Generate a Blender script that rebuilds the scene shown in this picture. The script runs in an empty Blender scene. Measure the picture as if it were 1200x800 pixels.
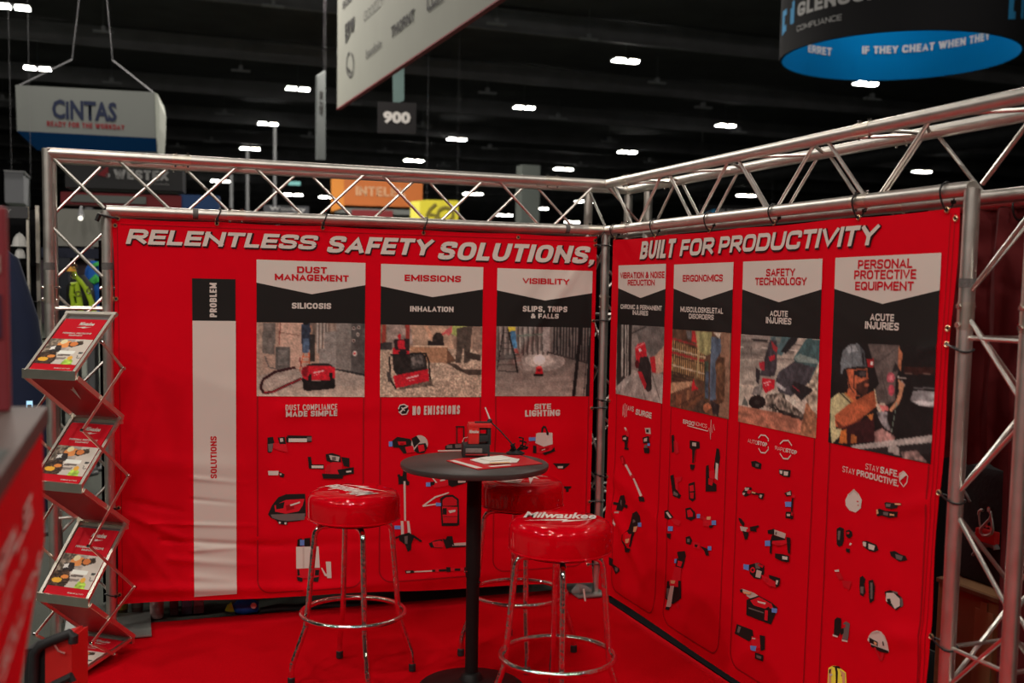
import bpy, bmesh, math, random
import numpy as np
from mathutils import Vector, Matrix, noise
random.seed(7)
SC = bpy.context.scene
COL = SC.collection
PI = math.pi
# ---------------------------------------------------------------- camera
S = .66
FPX, CX, CY = 1253.0943, 599.36, 447.52
CAM = Vector((-3.9033*S, -8.6103*S, 2.7005*S))
def cam_axes(yaw=.3408, pitch=-.0841, roll=.0188):
    cy_, sy_ = math.cos(yaw), math.sin(yaw); cp, sp = math.cos(pitch), math.sin(pitch); cr, sr = math.cos(roll), math.sin(roll)
    r = Vector((cy_, -sy_, 0)); fw = Vector((sy_, cy_, 0)); up = Vector((0, 0, 1))
    f2 = fw*cp + up*sp; u2 = up*cp - fw*sp
    return r*cr + u2*sr, u2*cr - r*sr, f2
RX, UX, FX = cam_axes()
cam = bpy.data.cameras.new('camera'); camo = bpy.data.objects.new('camera', cam); COL.objects.link(camo)
m = Matrix((RX, UX, -FX)).transposed().to_4x4(); m.translation = CAM; camo.matrix_world = m
cam.sensor_width = 36; cam.lens = FPX/1200*36
cam.shift_x = (600-CX)/1200; cam.shift_y = (CY-400)/1200
cam.clip_start = .05; cam.clip_end = 600
cam.dof.use_dof = True; cam.dof.focus_distance = 5.0; cam.dof.aperture_fstop = 2.4
SC.camera = camo
# ---------------------------------------------------------------- world, exposure
SC.view_settings.view_transform = 'Standard'; SC.view_settings.look = 'None'
SC.view_settings.gamma = 1; SC.view_settings.use_curve_mapping = False
SC.view_settings.exposure = 0.0
w = bpy.data.worlds.new('hall_ambience'); SC.world = w; w.use_nodes = True
w.node_tree.nodes['Background'].inputs[0].default_value = (1, .93, .86, 1)
w.node_tree.nodes['Background'].inputs[1].default_value = .028
# ---------------------------------------------------------------- hall lamps over and behind the booth (outside the frame)
LAMP = (1, .92, .83)
def area(x, y, z, e, size, tx=None, ty=None):
    d = bpy.data.lights.new('unseen_hall_light', 'AREA'); d.energy = e; d.size = size; d.color = LAMP; d.shape = 'DISK'
    o = bpy.data.objects.new('unseen_hall_light', d); COL.objects.link(o); o.location = (x, y, z)
    if tx is not None:
        o.rotation_euler = (Vector((tx, ty, 1.0))-Vector((x, y, z))).to_track_quat('-Z', 'Y').to_euler()
LE = 172
for lx, ly, k in ((-9, -9, 1), (-4, -10, 1.0), (1, -9, .55), (-11, -2, 2.0), (-4, -4, .8), (-7.5, -15, 1.2), (0, -16, .4), (-3.2, -1.6, .30), (-14, -8, 1.4), (5, -5, 1.3), (5, 2.5, .5)):
    area(lx, ly, 9.5, LE*k, .7, -1.3 if ly < -5 else None, -1.2 if ly < -5 else None)

for lx, ly, e in ((-9, 7, 60), (1, 8, 110), (11, 6, 70), (-4, 13, 420), (9.5, 13.5, 420), (13.5, 12, 420), (-14, 12, 60), (-1, 19, 1300), (4, 25, 1300), (-6, 26, 1000)):  # unseen lamps added to brighten the hanging signs and far booths
    area(lx, ly, 10.9, e, .7)
# ---------------------------------------------------------------- helpers
def ray(px, py): return FX + RX*((px-CX)/FPX) - UX*((py-CY)/FPX)
def on(px, py, ax, v):
    d = ray(px, py); return CAM + d*((v-CAM[ax])/d[ax])
def atd(px, py, dep): return CAM + ray(px, py)*dep
def toy(py, x, y):
    """height at which the plumb line through (x, y) meets image row py"""
    lo, hi = -1., 30.
    for _ in range(40):
        z = (lo+hi)/2; p = Vector((x, y, z))-CAM
        if CY-FPX*p.dot(UX)/p.dot(FX) > py: lo = z
        else: hi = z
    return lo
class Surf:
    def __init__(s, O, U, V, N, disp=None):
        s.O, s.U, s.V, s.N, s.disp = Vector(O), Vector(U).normalized(), Vector(V).normalized(), Vector(N).normalized(), disp
    def uv(s, px, py):
        d = ray(px, py); t = (s.O-CAM).dot(s.N)/d.dot(s.N); p = CAM+d*t-s.O
        return p.dot(s.U), p.dot(s.V)
    def pt(s, u, v, off=0):
        if s.disp: off = off + s.disp(u, v)
        return s.O + s.U*u + s.V*v + s.N*off
def lin(c): return c/12.92 if c <= .04045 else ((c+.055)/1.055)**2.4
def rgb(r, g, b): return (lin(r/255), lin(g/255), lin(b/255))
MATS = {}
def mat(name, col, rough=.6, metal=0, noise_scale=0, amt=.15, bump=0, emit=None, estr=0, coat=0, spec=None, fabric=False):
    if name in MATS: return MATS[name]
    M = bpy.data.materials.new(name); M.use_nodes = True; nt = M.node_tree; b = nt.nodes['Principled BSDF']
    b.inputs['Base Color'].default_value = (*col, 1); b.inputs['Roughness'].default_value = rough; b.inputs['Metallic'].default_value = metal
    if spec is not None: b.inputs['Specular IOR Level'].default_value = spec
    if coat: b.inputs['Coat Weight'].default_value = coat; b.inputs['Coat Roughness'].default_value = .04
    if emit: b.inputs['Emission Color'].default_value = (*emit, 1); b.inputs['Emission Strength'].default_value = estr
    if noise_scale:
        tc = nt.nodes.new('ShaderNodeTexCoord'); n = nt.nodes.new('ShaderNodeTexNoise'); n.inputs['Scale'].default_value = noise_scale; n.inputs['Detail'].default_value = 5
        nt.links.new(tc.outputs['Object'], n.inputs['Vector'])
        r = nt.nodes.new('ShaderNodeMapRange'); r.inputs['To Min'].default_value = 1-amt; r.inputs['To Max'].default_value = 1+amt
        nt.links.new(n.outputs['Fac'], r.inputs['Value'])
        mx = nt.nodes.new('ShaderNodeVectorMath'); mx.operation = 'SCALE'; mx.inputs[0].default_value = col
        nt.links.new(r.outputs[0], mx.inputs['Scale']); nt.links.new(mx.outputs[0], b.inputs['Base Color'])
        if metal:
            r2 = nt.nodes.new('ShaderNodeMapRange'); r2.inputs['To Min'].default_value = max(.02, rough*(1-amt*1.6)); r2.inputs['To Max'].default_value = rough*(1+amt*1.6)
            nt.links.new(n.outputs['Fac'], r2.inputs['Value']); nt.links.new(r2.outputs[0], b.inputs['Roughness'])
        if bump:
            bp = nt.nodes.new('ShaderNodeBump'); bp.inputs['Strength'].default_value = bump; bp.inputs['Distance'].default_value = .01
            nt.links.new(n.outputs['Fac'], bp.inputs['Height']); nt.links.new(bp.outputs[0], b.inputs['Normal'])
    MATS[name] = M; return M
def ink(name, r, g, b, k=1.9, rough=.75):
    c = [min(1, v*k) for v in rgb(r, g, b)]
    return mat(name, c, rough, noise_scale=9, amt=.04, spec=.25)
RED = (.72, .0003, .011)
M_red = mat('red_polyester', RED, .8, noise_scale=6, amt=.06, spec=.08)
M_groove = mat('dark_red_print', (.36, .001, .006), .7, noise_scale=9, amt=.05, spec=.2)
M_white = mat('white_print', (.70, .645, .58), .75, noise_scale=5, amt=.04, spec=.2)
M_black = mat('black_print', (.012, .011, .010), .7, noise_scale=8, amt=.1, spec=.25)
M_redink = mat('red_print', (.58, .003, .014), .7, noise_scale=9, amt=.04, spec=.2)
PAL = {'k': M_black, 'w': M_white, 'r': ink('tool_red', 196, 16, 34, 1.25), 'd': M_groove, 'g': ink('tool_grey', 82, 74, 72), 's': ink('tool_silver', 150, 140, 132),
       'b': ink('tag_blue', 84, 116, 176, 1.7), 'y': ink('vest_yellow', 205, 200, 60), 'o': ink('tan_print', 170, 130, 95), 'q': ink('dull_red_print', 150, 10, 22)}
M_alu = mat('brushed_aluminium', (.72, .69, .64), .40, 1, 14, .12, .05)
M_alu2 = mat('worn_aluminium_brace', (.76, .73, .68), .34, 1, 20, .12, .03)
M_frame = mat('anodised_frame', (.78, .73, .64), .36, 1, 18, .1)
M_chrome = mat('polished_chrome', (.80, .77, .74), .05, 1, 42, .35, .45)
M_vinyl = mat('glossy_red_vinyl', (.62, .0008, .008), .5, noise_scale=7, amt=.04, coat=1, spec=.0)
M_rubber = mat('black_rubber', (.012, .012, .013), .6, noise_scale=30, amt=.2)
M_tie = mat('black_nylon', (.010, .010, .011), .4, noise_scale=30, amt=.2)
M_brass = mat('brass_grommet', (.82, .58, .34), .32, 1, 30, .1)
M_blackmetal = mat('black_powdercoat', (.009, .008, .008), .5, noise_scale=60, amt=.2, bump=.05, spec=.2)
def props(o, label=None, cat=None, group=None, kind=None):
    if label: o['label'] = label
    if cat: o['category'] = cat
    if group: o['group'] = group
    if kind: o['kind'] = kind
    return o
def thing(name, label, cat, loc=(0, 0, 0), rz=0, group=None):
    o = bpy.data.objects.new(name, None); COL.objects.link(o); o.location = loc; o.rotation_euler = (0, 0, rz); o.empty_display_size = .1
    return props(o, label, cat, group)
def link(name, me, parent=None, mats=None, smooth=False):
    if mats:
        for q in mats: me.materials.append(q)
    if smooth: me.polygons.foreach_set('use_smooth', [True]*len(me.polygons))
    o = bpy.data.objects.new(name, me); COL.objects.link(o)
    if parent: o.parent = parent
    return o
WORLD_FIX = []
class MB:
    """collects vertices and faces for one mesh (world or local coordinates)"""
    def __init__(s): s.v = []; s.f = []; s.m = []
    def poly(s, pts, mi=0):
        n = len(s.v); s.v += [tuple(p) for p in pts]; s.f.append(tuple(range(n, n+len(pts)))); s.m.append(mi)
    def faces(s, vs, fs, mi=0):
        n = len(s.v); s.v += [tuple(p) for p in vs]; s.f += [tuple(i+n for i in f) for f in fs]; s.m += [mi]*len(fs)
    def box(s, c, size, mi=0, M=None, bev=0):
        cx, cy, cz = c; x, y, z = [q/2 for q in size]
        if bev:
            b = min(bev, x*.9, y*.9, z*.9); vs = []
            bmx = bmesh.new(); bmesh.ops.create_cube(bmx, size=1)
            bmesh.ops.scale(bmx, vec=(2*x, 2*y, 2*z), verts=bmx.verts)
            bmesh.ops.bevel(bmx, geom=bmx.edges[:], offset=b, segments=2, profile=.6, affect='EDGES')
            bmx.verts.index_update(); vs = [v.co+Vector(c) for v in bmx.verts]; fs = [[v.index for v in f.verts] for f in bmx.faces]; bmx.free()
        else:
            vs = [Vector((cx+a*x, cy+b_*y, cz+d*z)) for a in (-1, 1) for b_ in (-1, 1) for d in (-1, 1)]
            fs = [(0, 1, 3, 2), (4, 6, 7, 5), (0, 4, 5, 1), (2, 3, 7, 6), (0, 2, 6, 4), (1, 5, 7, 3)]
        if M: vs = [M @ v for v in vs]
        s.faces(vs, fs, mi)
    def tube(s, path, r, n=10, mi=0, closed=False, cap=True):
        P = [Vector(p) for p in path]; L = len(P); rings = []
        rr = r if isinstance(r, (list, tuple)) else [r]*L
        T = []
        for i in range(L):
            a = P[(i-1) % L] if (closed or i > 0) else P[i]; b = P[(i+1) % L] if (closed or i < L-1) else P[i]
            T.append((b-a).normalized())
        ref = Vector((0, 0, 1)) if abs(T[0].z) < .9 else Vector((1, 0, 0)); nx = (ref - T[0]*ref.dot(T[0])).normalized(); vs = []
        for i in range(L):
            nx = (nx - T[i]*nx.dot(T[i])).normalized(); ny = T[i].cross(nx)
            for k in range(n):
                a = 2*PI*k/n; vs.append(P[i] + (nx*math.cos(a)+ny*math.sin(a))*rr[i])
        fs = []
        for i in range(L if closed else L-1):
            j = (i+1) % L
            for k in range(n): k2 = (k+1) % n; fs.append((i*n+k, i*n+k2, j*n+k2, j*n+k))
        if cap and not closed: fs.append(tuple(range(n-1, -1, -1))); fs.append(tuple((L-1)*n+k for k in range(n)))
        s.faces(vs, fs, mi)
    def lathe(s, prof, n=32, mi=0, c=(0, 0, 0)):
        vs = []; fs = []; L = len(prof)
        for r, z in prof:
            for k in range(n): a = 2*PI*k/n; vs.append((c[0]+r*math.cos(a), c[1]+r*math.sin(a), c[2]+z))
        for i in range(L-1):
            for k in range(n): k2 = (k+1) % n; fs.append((i*n+k, i*n+k2, (i+1)*n+k2, (i+1)*n+k))
        fs.append(tuple(range(n-1, -1, -1))); fs.append(tuple((L-1)*n+k for k in range(n)))
        s.faces(vs, fs, mi)
    def build(s, name, mats, parent=None, smooth=False, loc=None):
        me = bpy.data.meshes.new(name)
        vs = s.v
        if parent is not None:
            inv = pmat(parent).inverted(); vs = [tuple(inv @ Vector(v)) for v in vs] if not getattr(s, 'local', False) else vs
        me.from_pydata(vs, [], s.f)
        if not isinstance(mats, (list, tuple)): mats = [mats]
        for q in mats: me.materials.append(q)
        me.polygons.foreach_set('material_index', s.m)
        if smooth:
            me.polygons.foreach_set('use_smooth', [True]*len(me.polygons))
            try: me.set_sharp_from_angle(angle=math.radians(40))
            except Exception: pass
        me.update()
        o = bpy.data.objects.new(name, me); COL.objects.link(o)
        if parent: o.parent = parent
        return o
def pmat(o):
    M_ = Matrix.Identity(4); ch = []
    while o is not None: ch.append(o); o = o.parent
    for q in reversed(ch): M_ = M_ @ Matrix.LocRotScale(q.location, q.rotation_euler, q.scale)
    return M_
def LMB():
    b = MB(); b.local = True; return b
def copy_tree(o, parent=None):
    c = o.copy(); COL.objects.link(c); c.parent = parent
    for ch in [q for q in KIDS.get(o.name, [])]: copy_tree(ch, c)
    return c
KIDS = {}
def index_kids():
    KIDS.clear()
    for o in bpy.data.objects:
        if o.parent: KIDS.setdefault(o.parent.name, []).append(o)
# ---- lettering: capitals drawn as heavy strokes, mixed case from the built-in font
GL = {'A': [('', '0,0 .5,1 1,0'), ('', '.2,.28 .8,.28')], 'B': [('', '0,0 0,1'), ('23', '0,1 .94,1 .94,.52 0,.52'), ('23', '0,.52 1,.52 1,0 0,0')], 'C': [('2345', '1,.80 1,1 0,1 0,0 1,0 1,.20')],
 'D': [('', '0,0 0,1'), ('23', '0,1 1,1 1,0 0,0')], 'E': [('', '0,0 0,1'), ('', '0,1 1,1'), ('', '0,.5 .92,.5'), ('', '0,0 1,0')], 'F': [('', '0,0 0,1'), ('', '0,1 1,1'), ('', '0,.48 .9,.48')],
 'G': [('2345', '1,.82 1,1 0,1 0,0 1,0 1,.40 .6,.40')], 'H': [('', '0,0 0,1'), ('', '1,0 1,1'), ('', '0,.5 1,.5')], 'I': [('', '.5,0 .5,1')], 'J': [('23', '1,1 1,0 0,0 0,.35')],
 'K': [('', '0,0 0,1'), ('', '0,.35 1,1'), ('', '.35,.6 1,0')], 'L': [('', '0,1 0,0'), ('', '0,0 1,0')], 'M': [('', '0,0 0,1'), ('', '1,0 1,1'), ('', '0,1 .5,.18'), ('', '1,1 .5,.18')], 'N': [('', '0,0 0,1'), ('', '1,0 1,1'), ('', '0,1 1,0')],
 'O': [('c', '0,0 0,1 1,1 1,0')], 'P': [('', '0,0 0,1'), ('23', '0,1 1,1 1,.42 0,.42')], 'Q': [('c', '0,0 0,1 1,1 1,0'), ('', '.62,.28 1,-.02')], 'R': [('', '0,0 0,1'), ('23', '0,1 1,1 1,.47 0,.47'), ('', '.5,.45 1,0')],
 'S': [('234567', '1,.86 1,1 0,1 0,.54 1,.46 1,0 0,0 0,.14')], 'T': [('', '.5,0 .5,1'), ('', '0,1 1,1')], 'U': [('23', '0,1 0,0 1,0 1,1')], 'V': [('', '0,1 .5,0 1,1')], 'W': [('', '0,1 .26,0'), ('', '.26,0 .5,.95'), ('', '.5,.95 .74,0'), ('', '.74,0 1,1')],
 'X': [('', '0,0 1,1'), ('', '0,1 1,0')], 'Y': [('', '0,1 .5,.42'), ('', '1,1 .5,.42'), ('', '.5,.45 .5,0')], 'Z': [('', '0,1 1,1'), ('', '1,1 0,0'), ('', '0,0 1,0')], '&': [('2345678', '1,0 .2,.72 .2,1 .72,1 .72,.68 0,.36 0,0 .62,0 1,.45')]}
GW = {'I': .02, 'M': 1.12, 'W': 1.3, 'E': .72, 'F': .68, 'L': .66, 'J': .62, 'T': .78, '&': .9, 'S': .82, 'R': .84, 'P': .8, 'Y': .86}
def stroke(pts, tx, ty, closed, rnd, f, k=5):
    """thick strip along a polyline (rounded where asked); returns quads"""
    n = len(pts); out = []
    for i, p in enumerate(pts):
        if closed or (i+1) in rnd:
            a, c = pts[(i-1) % n], pts[(i+1) % n]; la = math.hypot(a[0]-p[0], a[1]-p[1]); lc = math.hypot(c[0]-p[0], c[1]-p[1])
            da, dc = min(.32, la*.5), min(.32, lc*.5); q0 = (p[0]+(a[0]-p[0])*da/la, p[1]+(a[1]-p[1])*da/la); q1 = (p[0]+(c[0]-p[0])*dc/lc, p[1]+(c[1]-p[1])*dc/lc)
            for j in range(k+1):
                t = j/k; e = .86; b0, b1, b2 = (1-t)**2, 2*t*(1-t)*e*1.15, t*t; s_ = b0+b1+b2; out.append(((b0*q0[0]+b1*p[0]+b2*q1[0])/s_, (b0*q0[1]+b1*p[1]+b2*q1[1])/s_))
        else: out.append(p)
    pts = out; n = len(pts)
    if not closed:
        def ext(a, c):
            L = math.hypot(a[0]-c[0], a[1]-c[1]) or 1; return (a[0]+(a[0]-c[0])/L*tx/2, a[1]+(a[1]-c[1])/L*ty/2)
        pts[0] = ext(pts[0], pts[1]); pts[-1] = ext(pts[-1], pts[-2])
    L, R_ = [], []
    for i in range(n):
        dirs = []
        for a, c in ((i-1, i), (i, i+1)):
            if closed or (a >= 0 and c < n):
                a_, c_ = pts[a % n], pts[c % n]; l = math.hypot(c_[0]-a_[0], c_[1]-a_[1])
                if l > 1e-9: dirs.append(((c_[0]-a_[0])/l, (c_[1]-a_[1])/l))
        mx, my = sum(d[0] for d in dirs), sum(d[1] for d in dirs); l = math.hypot(mx, my) or 1; mx, my = mx/l, my/l
        co = max(.45, mx*dirs[0][0]+my*dirs[0][1]); nx, ny = -my/co*tx/2, mx/co*ty/2
        cl = lambda y: max(0, min(1, y))
        L.append((pts[i][0]+nx, cl(pts[i][1]+ny))); R_.append((pts[i][0]-nx, cl(pts[i][1]-ny)))
    return [(L[i], R_[i], R_[(i+1) % n], L[(i+1) % n]) for i in range(n if closed else n-1)]
def block_text(body, aspect, bold, shear):
    """quads in a 0..aspect by 0..1 box"""
    t = min(.275, .135 + bold*4.3); g = .13 if bold > .005 else .17; N = len(body); asp = aspect-shear
    nat = [(.34 if ch == ' ' else (GW.get(ch, .9) if ch not in '.,' else 0)) for ch in body]; fixed = sum(t for ch in body if ch in '.,I') + g*(N-1)
    for _ in range(3):
        f = (asp-fixed)/max(.01, sum(w_ for w_, ch in zip(nat, body) if ch not in '.,I'))
        if f < .35: g *= .6; t *= .85; fixed = sum(t for ch in body if ch in '.,I') + g*(N-1)
    tx = min(t*1.12, f*.40); ty = min(t*.92, .228); x = 0; Q = []
    for ch, w_ in zip(body, nat):
        if ch == ' ': x += w_*f+g; continue
        if ch in '.,':
            Q.append(((x, 0), (x+tx, 0), (x+tx, ty), (x, ty)))
            if ch == ',': Q.append(((x+tx*.4, 0), (x+tx, 0), (x+tx*.45, -.16), (x, -.16)))
            x += t+g; continue
        W_ = t if ch == 'I' else w_*f; iw = max(1e-4, W_-tx)
        for fl, pp in GL[ch]:
            pts = [(x+tx/2+a*iw if ch != 'I' else x+W_/2, ty/2+c*(1-ty)) for a, c in [tuple(float(v) for v in q.split(',')) for q in pp.split()]]
            Q += stroke(pts, tx, ty, 'c' in fl, [int(c) for c in fl if c.isdigit()], f)
        x += W_+g
    return [[(a+shear*c, c) for a, c in q] for q in Q]
TXT = []
def text(body, surf, x0, y0, x1, y1, M_, parent, off=.004, bold=.012, shear=0, name='lettering', rect=None, shadow=None):
    """rect on the surface from the pixel of its top-left and bottom-right corners, or given directly as (u0,v0,u1,v1) with v0 = top"""
    if rect is None:
        u0, v0 = surf.uv(x0, y0); u1, v1 = surf.uv(x1, y1)
    else: u0, v0, u1, v1 = rect
    if shadow: text(body, surf, 0, 0, 0, 0, shadow[0], parent, off-.0012, bold*1.0+.008, shear, name, (u0+shadow[1]-.003, v0-shadow[2]+.004, u1+shadow[1]+.003, v1-shadow[2]-.004))
    if all(ch in GL or ch in ' .,' for ch in body):
        W_, H = abs(u1-u0), abs(v0-v1); b = MB()
        Q = block_text(body, W_/H, bold, shear); mn = min(p[0] for q in Q for p in q); mx = max(p[0] for q in Q for p in q)
        for q in Q:
            if abs(sum(q[i][0]*q[(i+1) % 4][1]-q[(i+1) % 4][0]*q[i][1] for i in range(4))) < 1e-7: continue
            b.poly([surf.pt(u0+(u1-u0)*(a-mn)/(mx-mn), v1+(v0-v1)*c, off) for a, c in q])
        b.build(name, M_, parent); return
    cu = bpy.data.curves.new('txt', 'FONT'); cu.body = body; cu.offset = bold; cu.shear = shear; cu.resolution_u = 2; cu.size = 1; cu.align_x = 'LEFT'
    o = bpy.data.objects.new('txt', cu); COL.objects.link(o)
    TXT.append((o, surf, (u0, v0, u1, v1), M_, parent, off, name))
def flush_text():
    bpy.context.view_layer.update(); dg = bpy.context.evaluated_depsgraph_get()
    for o, surf, (u0, v0, u1, v1), M_, parent, off, name in TXT:
        me = bpy.data.meshes.new_from_object(o.evaluated_get(dg)); n = len(me.vertices)
        if n == 0: continue
        co = np.empty(n*3); me.vertices.foreach_get('co', co); co = co.reshape(-1, 3)
        mn, mx = co.min(0), co.max(0)
        inv = pmat(parent).inverted() if parent else Matrix.Identity(4)
        for i in range(n):
            a = (co[i, 0]-mn[0])/(mx[0]-mn[0]); b = (mx[1]-co[i, 1])/(mx[1]-mn[1])
            me.vertices[i].co = inv @ surf.pt(u0+(u1-u0)*a, v0+(v1-v0)*b, off)
        me.materials.clear(); me.materials.append(M_)
        for p in me.polygons: p.material_index = 0
        ob = bpy.data.objects.new(name, me); COL.objects.link(ob)
        if parent: ob.parent = parent
    for t in TXT:
        cu = t[0].data; bpy.data.objects.remove(t[0]); bpy.data.curves.remove(cu)
    TXT.clear()
def P(s): return [tuple(float(a) for a in q.split(',')) for q in s.split()]
def ell(cx, cy, rx, ry, n=14): return [(cx+rx*math.cos(2*PI*k/n), cy+ry*math.sin(2*PI*k/n)) for k in range(n)]
def grid_patch(surf, u0, u1, vtop, vbot, nu, nv, off, name, M_, parent, smooth=True):
    """patch whose top and bottom edges are functions of u"""
    b = MB(); vs = []; fs = []
    for i in range(nu+1):
        u = u0+(u1-u0)*i/nu; a, c = vtop(u), vbot(u)
        for j in range(nv+1): vs.append(surf.pt(u, a+(c-a)*j/nv, off))
    for i in range(nu):
        for j in range(nv): k = i*(nv+1)+j; fs.append((k, k+1, k+nv+2, k+nv+1))
    b.faces(vs, fs); return b.build(name, M_, parent, smooth)
# ================================================================ STRUCTURE
hallgrey = mat('speckled_grey_green_carpet', (.060, .068, .055), .95, noise_scale=120, amt=.75, bump=.3)
b = MB(); b.box((0, 40, -.11), (260, 300, .2)); props(b.build('floor', hallgrey), kind='structure')
ceilM = mat('black_ceiling_paint', (.085, .087, .092), .9, noise_scale=.6, amt=.5)
b = MB(); b.box((0, 120, 12.2), (300, 340, .2)); props(b.build('ceiling', ceilM), kind='structure')
wallM = mat('dark_hall_wall', (.012, .012, .014), .9, noise_scale=.3, amt=.3)
b = MB(); b.box((0, 230, 6), (300, .3, 12.3)); props(b.build('wall_far', wallM), kind='structure')
beamM = mat('dark_steel_beam', (.20, .20, .215), .7, noise_scale=1, amt=.4)
for i in range(22):
    b = MB(); y = 14+i*9.0
    b.box((0, y, 11.95), (260, .25, .08)); b.box((0, y, 11.25), (260, .18, .08))
    b.box((0, y, 11.6), (260, .05, .6)); props(b.build('trim_%d' % (i+1), beamM), kind='structure')
ductM = mat('dull_grey_duct', (.05, .052, .058), .6, noise_scale=1, amt=.3)
for i, (x, y0, y1, z, r) in enumerate(((-26, 20, 110, 10.6, .45), (40, 10, 120, 10.4, .5))):
    b = MB(); b.tube([(x, y0, z), (x, (y0+y1)/2, z), (x, y1, z)], r, 16)
    props(b.build('trim_%d' % (23+i), ductM, smooth=True), kind='structure')
carpetM = mat('red_event_carpet', (.53, .0003, .006), .95, noise_scale=220, amt=.28, bump=.25, spec=.05)
b = MB()
vs = []; fs = []; X0, X1, Y0, Y1 = -2.9, 0.0, -7.5, .15; NX, NY = 58, 130
for i in range(NX+1):
    for j in range(NY+1):
        x = X0+(X1-X0)*i/NX; y = Y0+(Y1-Y0)*j/NY
        z = .006 + .006*abs(noise.noise((x*1.1, y*.9, 3)))*min(1, (x-X0)*5, (X1-x)*5, (Y1-y)*5)
        vs.append((x, y, z))
for i in range(NX):
    for j in range(NY): k = i*(NY+1)+j; fs.append((k, k+NY+1, k+NY+2, k+1))
b.faces(vs, fs)
b.box(((X0+X1)/2, (Y0+Y1)/2, -.002), (X1-X0, Y1-Y0, .014))
o = b.build('carpet', carpetM, smooth=True); props(o, 'bright red flat carpet covering the booth floor', 'carpet')
# ================================================================ BANNERS
def seg_ridge(u, v, a, b_, w_, amp):
    ax, ay = a; bx, by = b_; dx, dy = bx-ax, by-ay; L2 = dx*dx+dy*dy
    t = max(0, min(1, ((u-ax)*dx+(v-ay)*dy)/L2)); qx, qy = ax+dx*t-u, ay+dy*t-v; d2 = qx*qx+qy*qy
    return amp*math.exp(-d2/(w_*w_))*(1-t*.75)
LRAW = Surf((0, 0, 0), (1, 0, 0), (0, 0, 1), (0, -1, 0)); RRAW = Surf((0, 0, 0), (0, -1, 0), (0, 0, 1), (-1, 0, 0))
LR = []
for a, c, w_, amp in (((135, 596), (235, 640), .020, .010), ((136, 602), (210, 690), .022, .009), ((140, 585), (215, 600), .018, -.007), ((140, 620), (185, 690), .03, .012),
        ((175, 613), (300, 616), .010, .005), ((190, 633), (330, 640), .013, -.006), ((200, 655), (300, 662), .02, .005), ((136, 540), (290, 548), .05, .006), ((150, 690), (420, 688), .03, .010),
        ((300, 640), (640, 628), .03, -.004), ((360, 690), (690, 664), .035, .007), ((580, 500), (688, 520), .08, .008), ((600, 420), (690, 300), .03, .006), ((330, 480), (560, 476), .05, .004),
        ((225, 560), (290, 566), .012, .003), ((225, 585), (280, 590), .010, -.003), ((228, 676), (280, 680), .02, .004), ((225, 645), (278, 641), .012, .004)):
    LR.append((LRAW.uv(*a), LRAW.uv(*c), w_, amp))
RR = []
for a, c, w_, amp in (((722, 560), (800, 640), .05, .006), ((1100, 585), (1040, 600), .03, .006), ((1092, 750), (1000, 740), .04, .008), ((716, 590), (760, 690), .05, .010), ((1115, 405), (1080, 410), .02, .004), ((730, 690), (850, 760), .05, .006)):
    RR.append((RRAW.uv(*a), RRAW.uv(*c), w_, amp))
def fold(u, v, R_, seed, u0, u1):
    d = .004*noise.noise((u*1.3, v*1.0, seed)) + .0016*noise.noise((u*4, v*7, seed+5)) + .0025*math.sin(v*2.1+seed)
    for q in R_: d += 1.9*seg_ridge(u, v, *q)
    e = min(1, max(0, (u-u0)*8), max(0, (u1-u)*8)) * min(1, max(0, (2.10-v)*8))
    return d*e
LS = Surf(LRAW.O, LRAW.U, LRAW.V, LRAW.N, lambda u, v: fold(u, v, LR, 2.0, -2.675, -.045))
RS = Surf(RRAW.O, RRAW.U, RRAW.V, RRAW.N, lambda u, v: fold(u, v, RR, 9.0, .09, 2.80))
ban_l = thing('banner', 'long red fabric banner headed RELENTLESS SAFETY SOLUTIONS, tied below the back truss', 'banner', (-1.36, 0, .1))
ban_r = thing('banner', 'long red fabric banner headed BUILT FOR PRODUCTIVITY, tied below the right truss', 'banner', (0, -1.45, .05))
def lerp(a, c, t): return a+(c-a)*t
# fabric grids (edges follow the photograph)
def fabric(surf, left, right, top, bot, nu, nv, parent):
    b = MB(); vs = []; fs = []
    for i in range(nu+1):
        for j in range(nv+1):
            t = j/nv; s_ = i/nu
            u = lerp(left(t), right(t), s_); v = lerp(top(s_), bot(s_), t)
            vs.append(surf.pt(u, v, 0))
    n = len(vs)
    for i in range(nu+1):
        for j in range(nv+1): vs.append(Vector(vs[i*(nv+1)+j]) - surf.N*.002)
    for i in range(nu):
        for j in range(nv):
            k = i*(nv+1)+j; fs.append((k, k+1, k+nv+2, k+nv+1)); fs.append((n+k, n+k+nv+1, n+k+nv+2, n+k+1))
    for i in range(nu):
        for j in (0, nv): k = i*(nv+1)+j; q = (k, k+nv+1, n+k+nv+1, n+k); fs.append(q if j == 0 else q[::-1])
    for j in range(nv):
        for i in (0, nu): k = i*(nv+1)+j; q = (k, n+k, n+k+1, k+1); fs.append(q if i == 0 else q[::-1])
    b.faces(vs, fs); return b.build('fabric', M_red, parent, True)
tl = LRAW.uv(131, 255)[1]; tr_ = LRAW.uv(697, 277)[1]; bl = LRAW.uv(150, 707)[1]; br = LRAW.uv(690, 682)[1]
fab_l = fabric(LS, lambda t: -2.672+.012*math.sin(t*9), lambda t: -.055+.03*max(0, t-.85)/.15, lambda s_: lerp(tl, tr_, s_)-.006*abs(math.sin(s_*PI*5)), lambda s_: lerp(bl, br, s_)+.004*math.sin(s_*17), 250, 190, ban_l)
fab_r = fabric(RS, lambda t: .10-.085*max(0, t-.75)/.25, lambda t: 2.812-.05*t+.006*math.sin(t*20), lambda s_: 2.088-.006*abs(math.sin(s_*PI*4)), lambda s_: .046+.006*math.sin(s_*8), 250, 190, ban_r)
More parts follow.
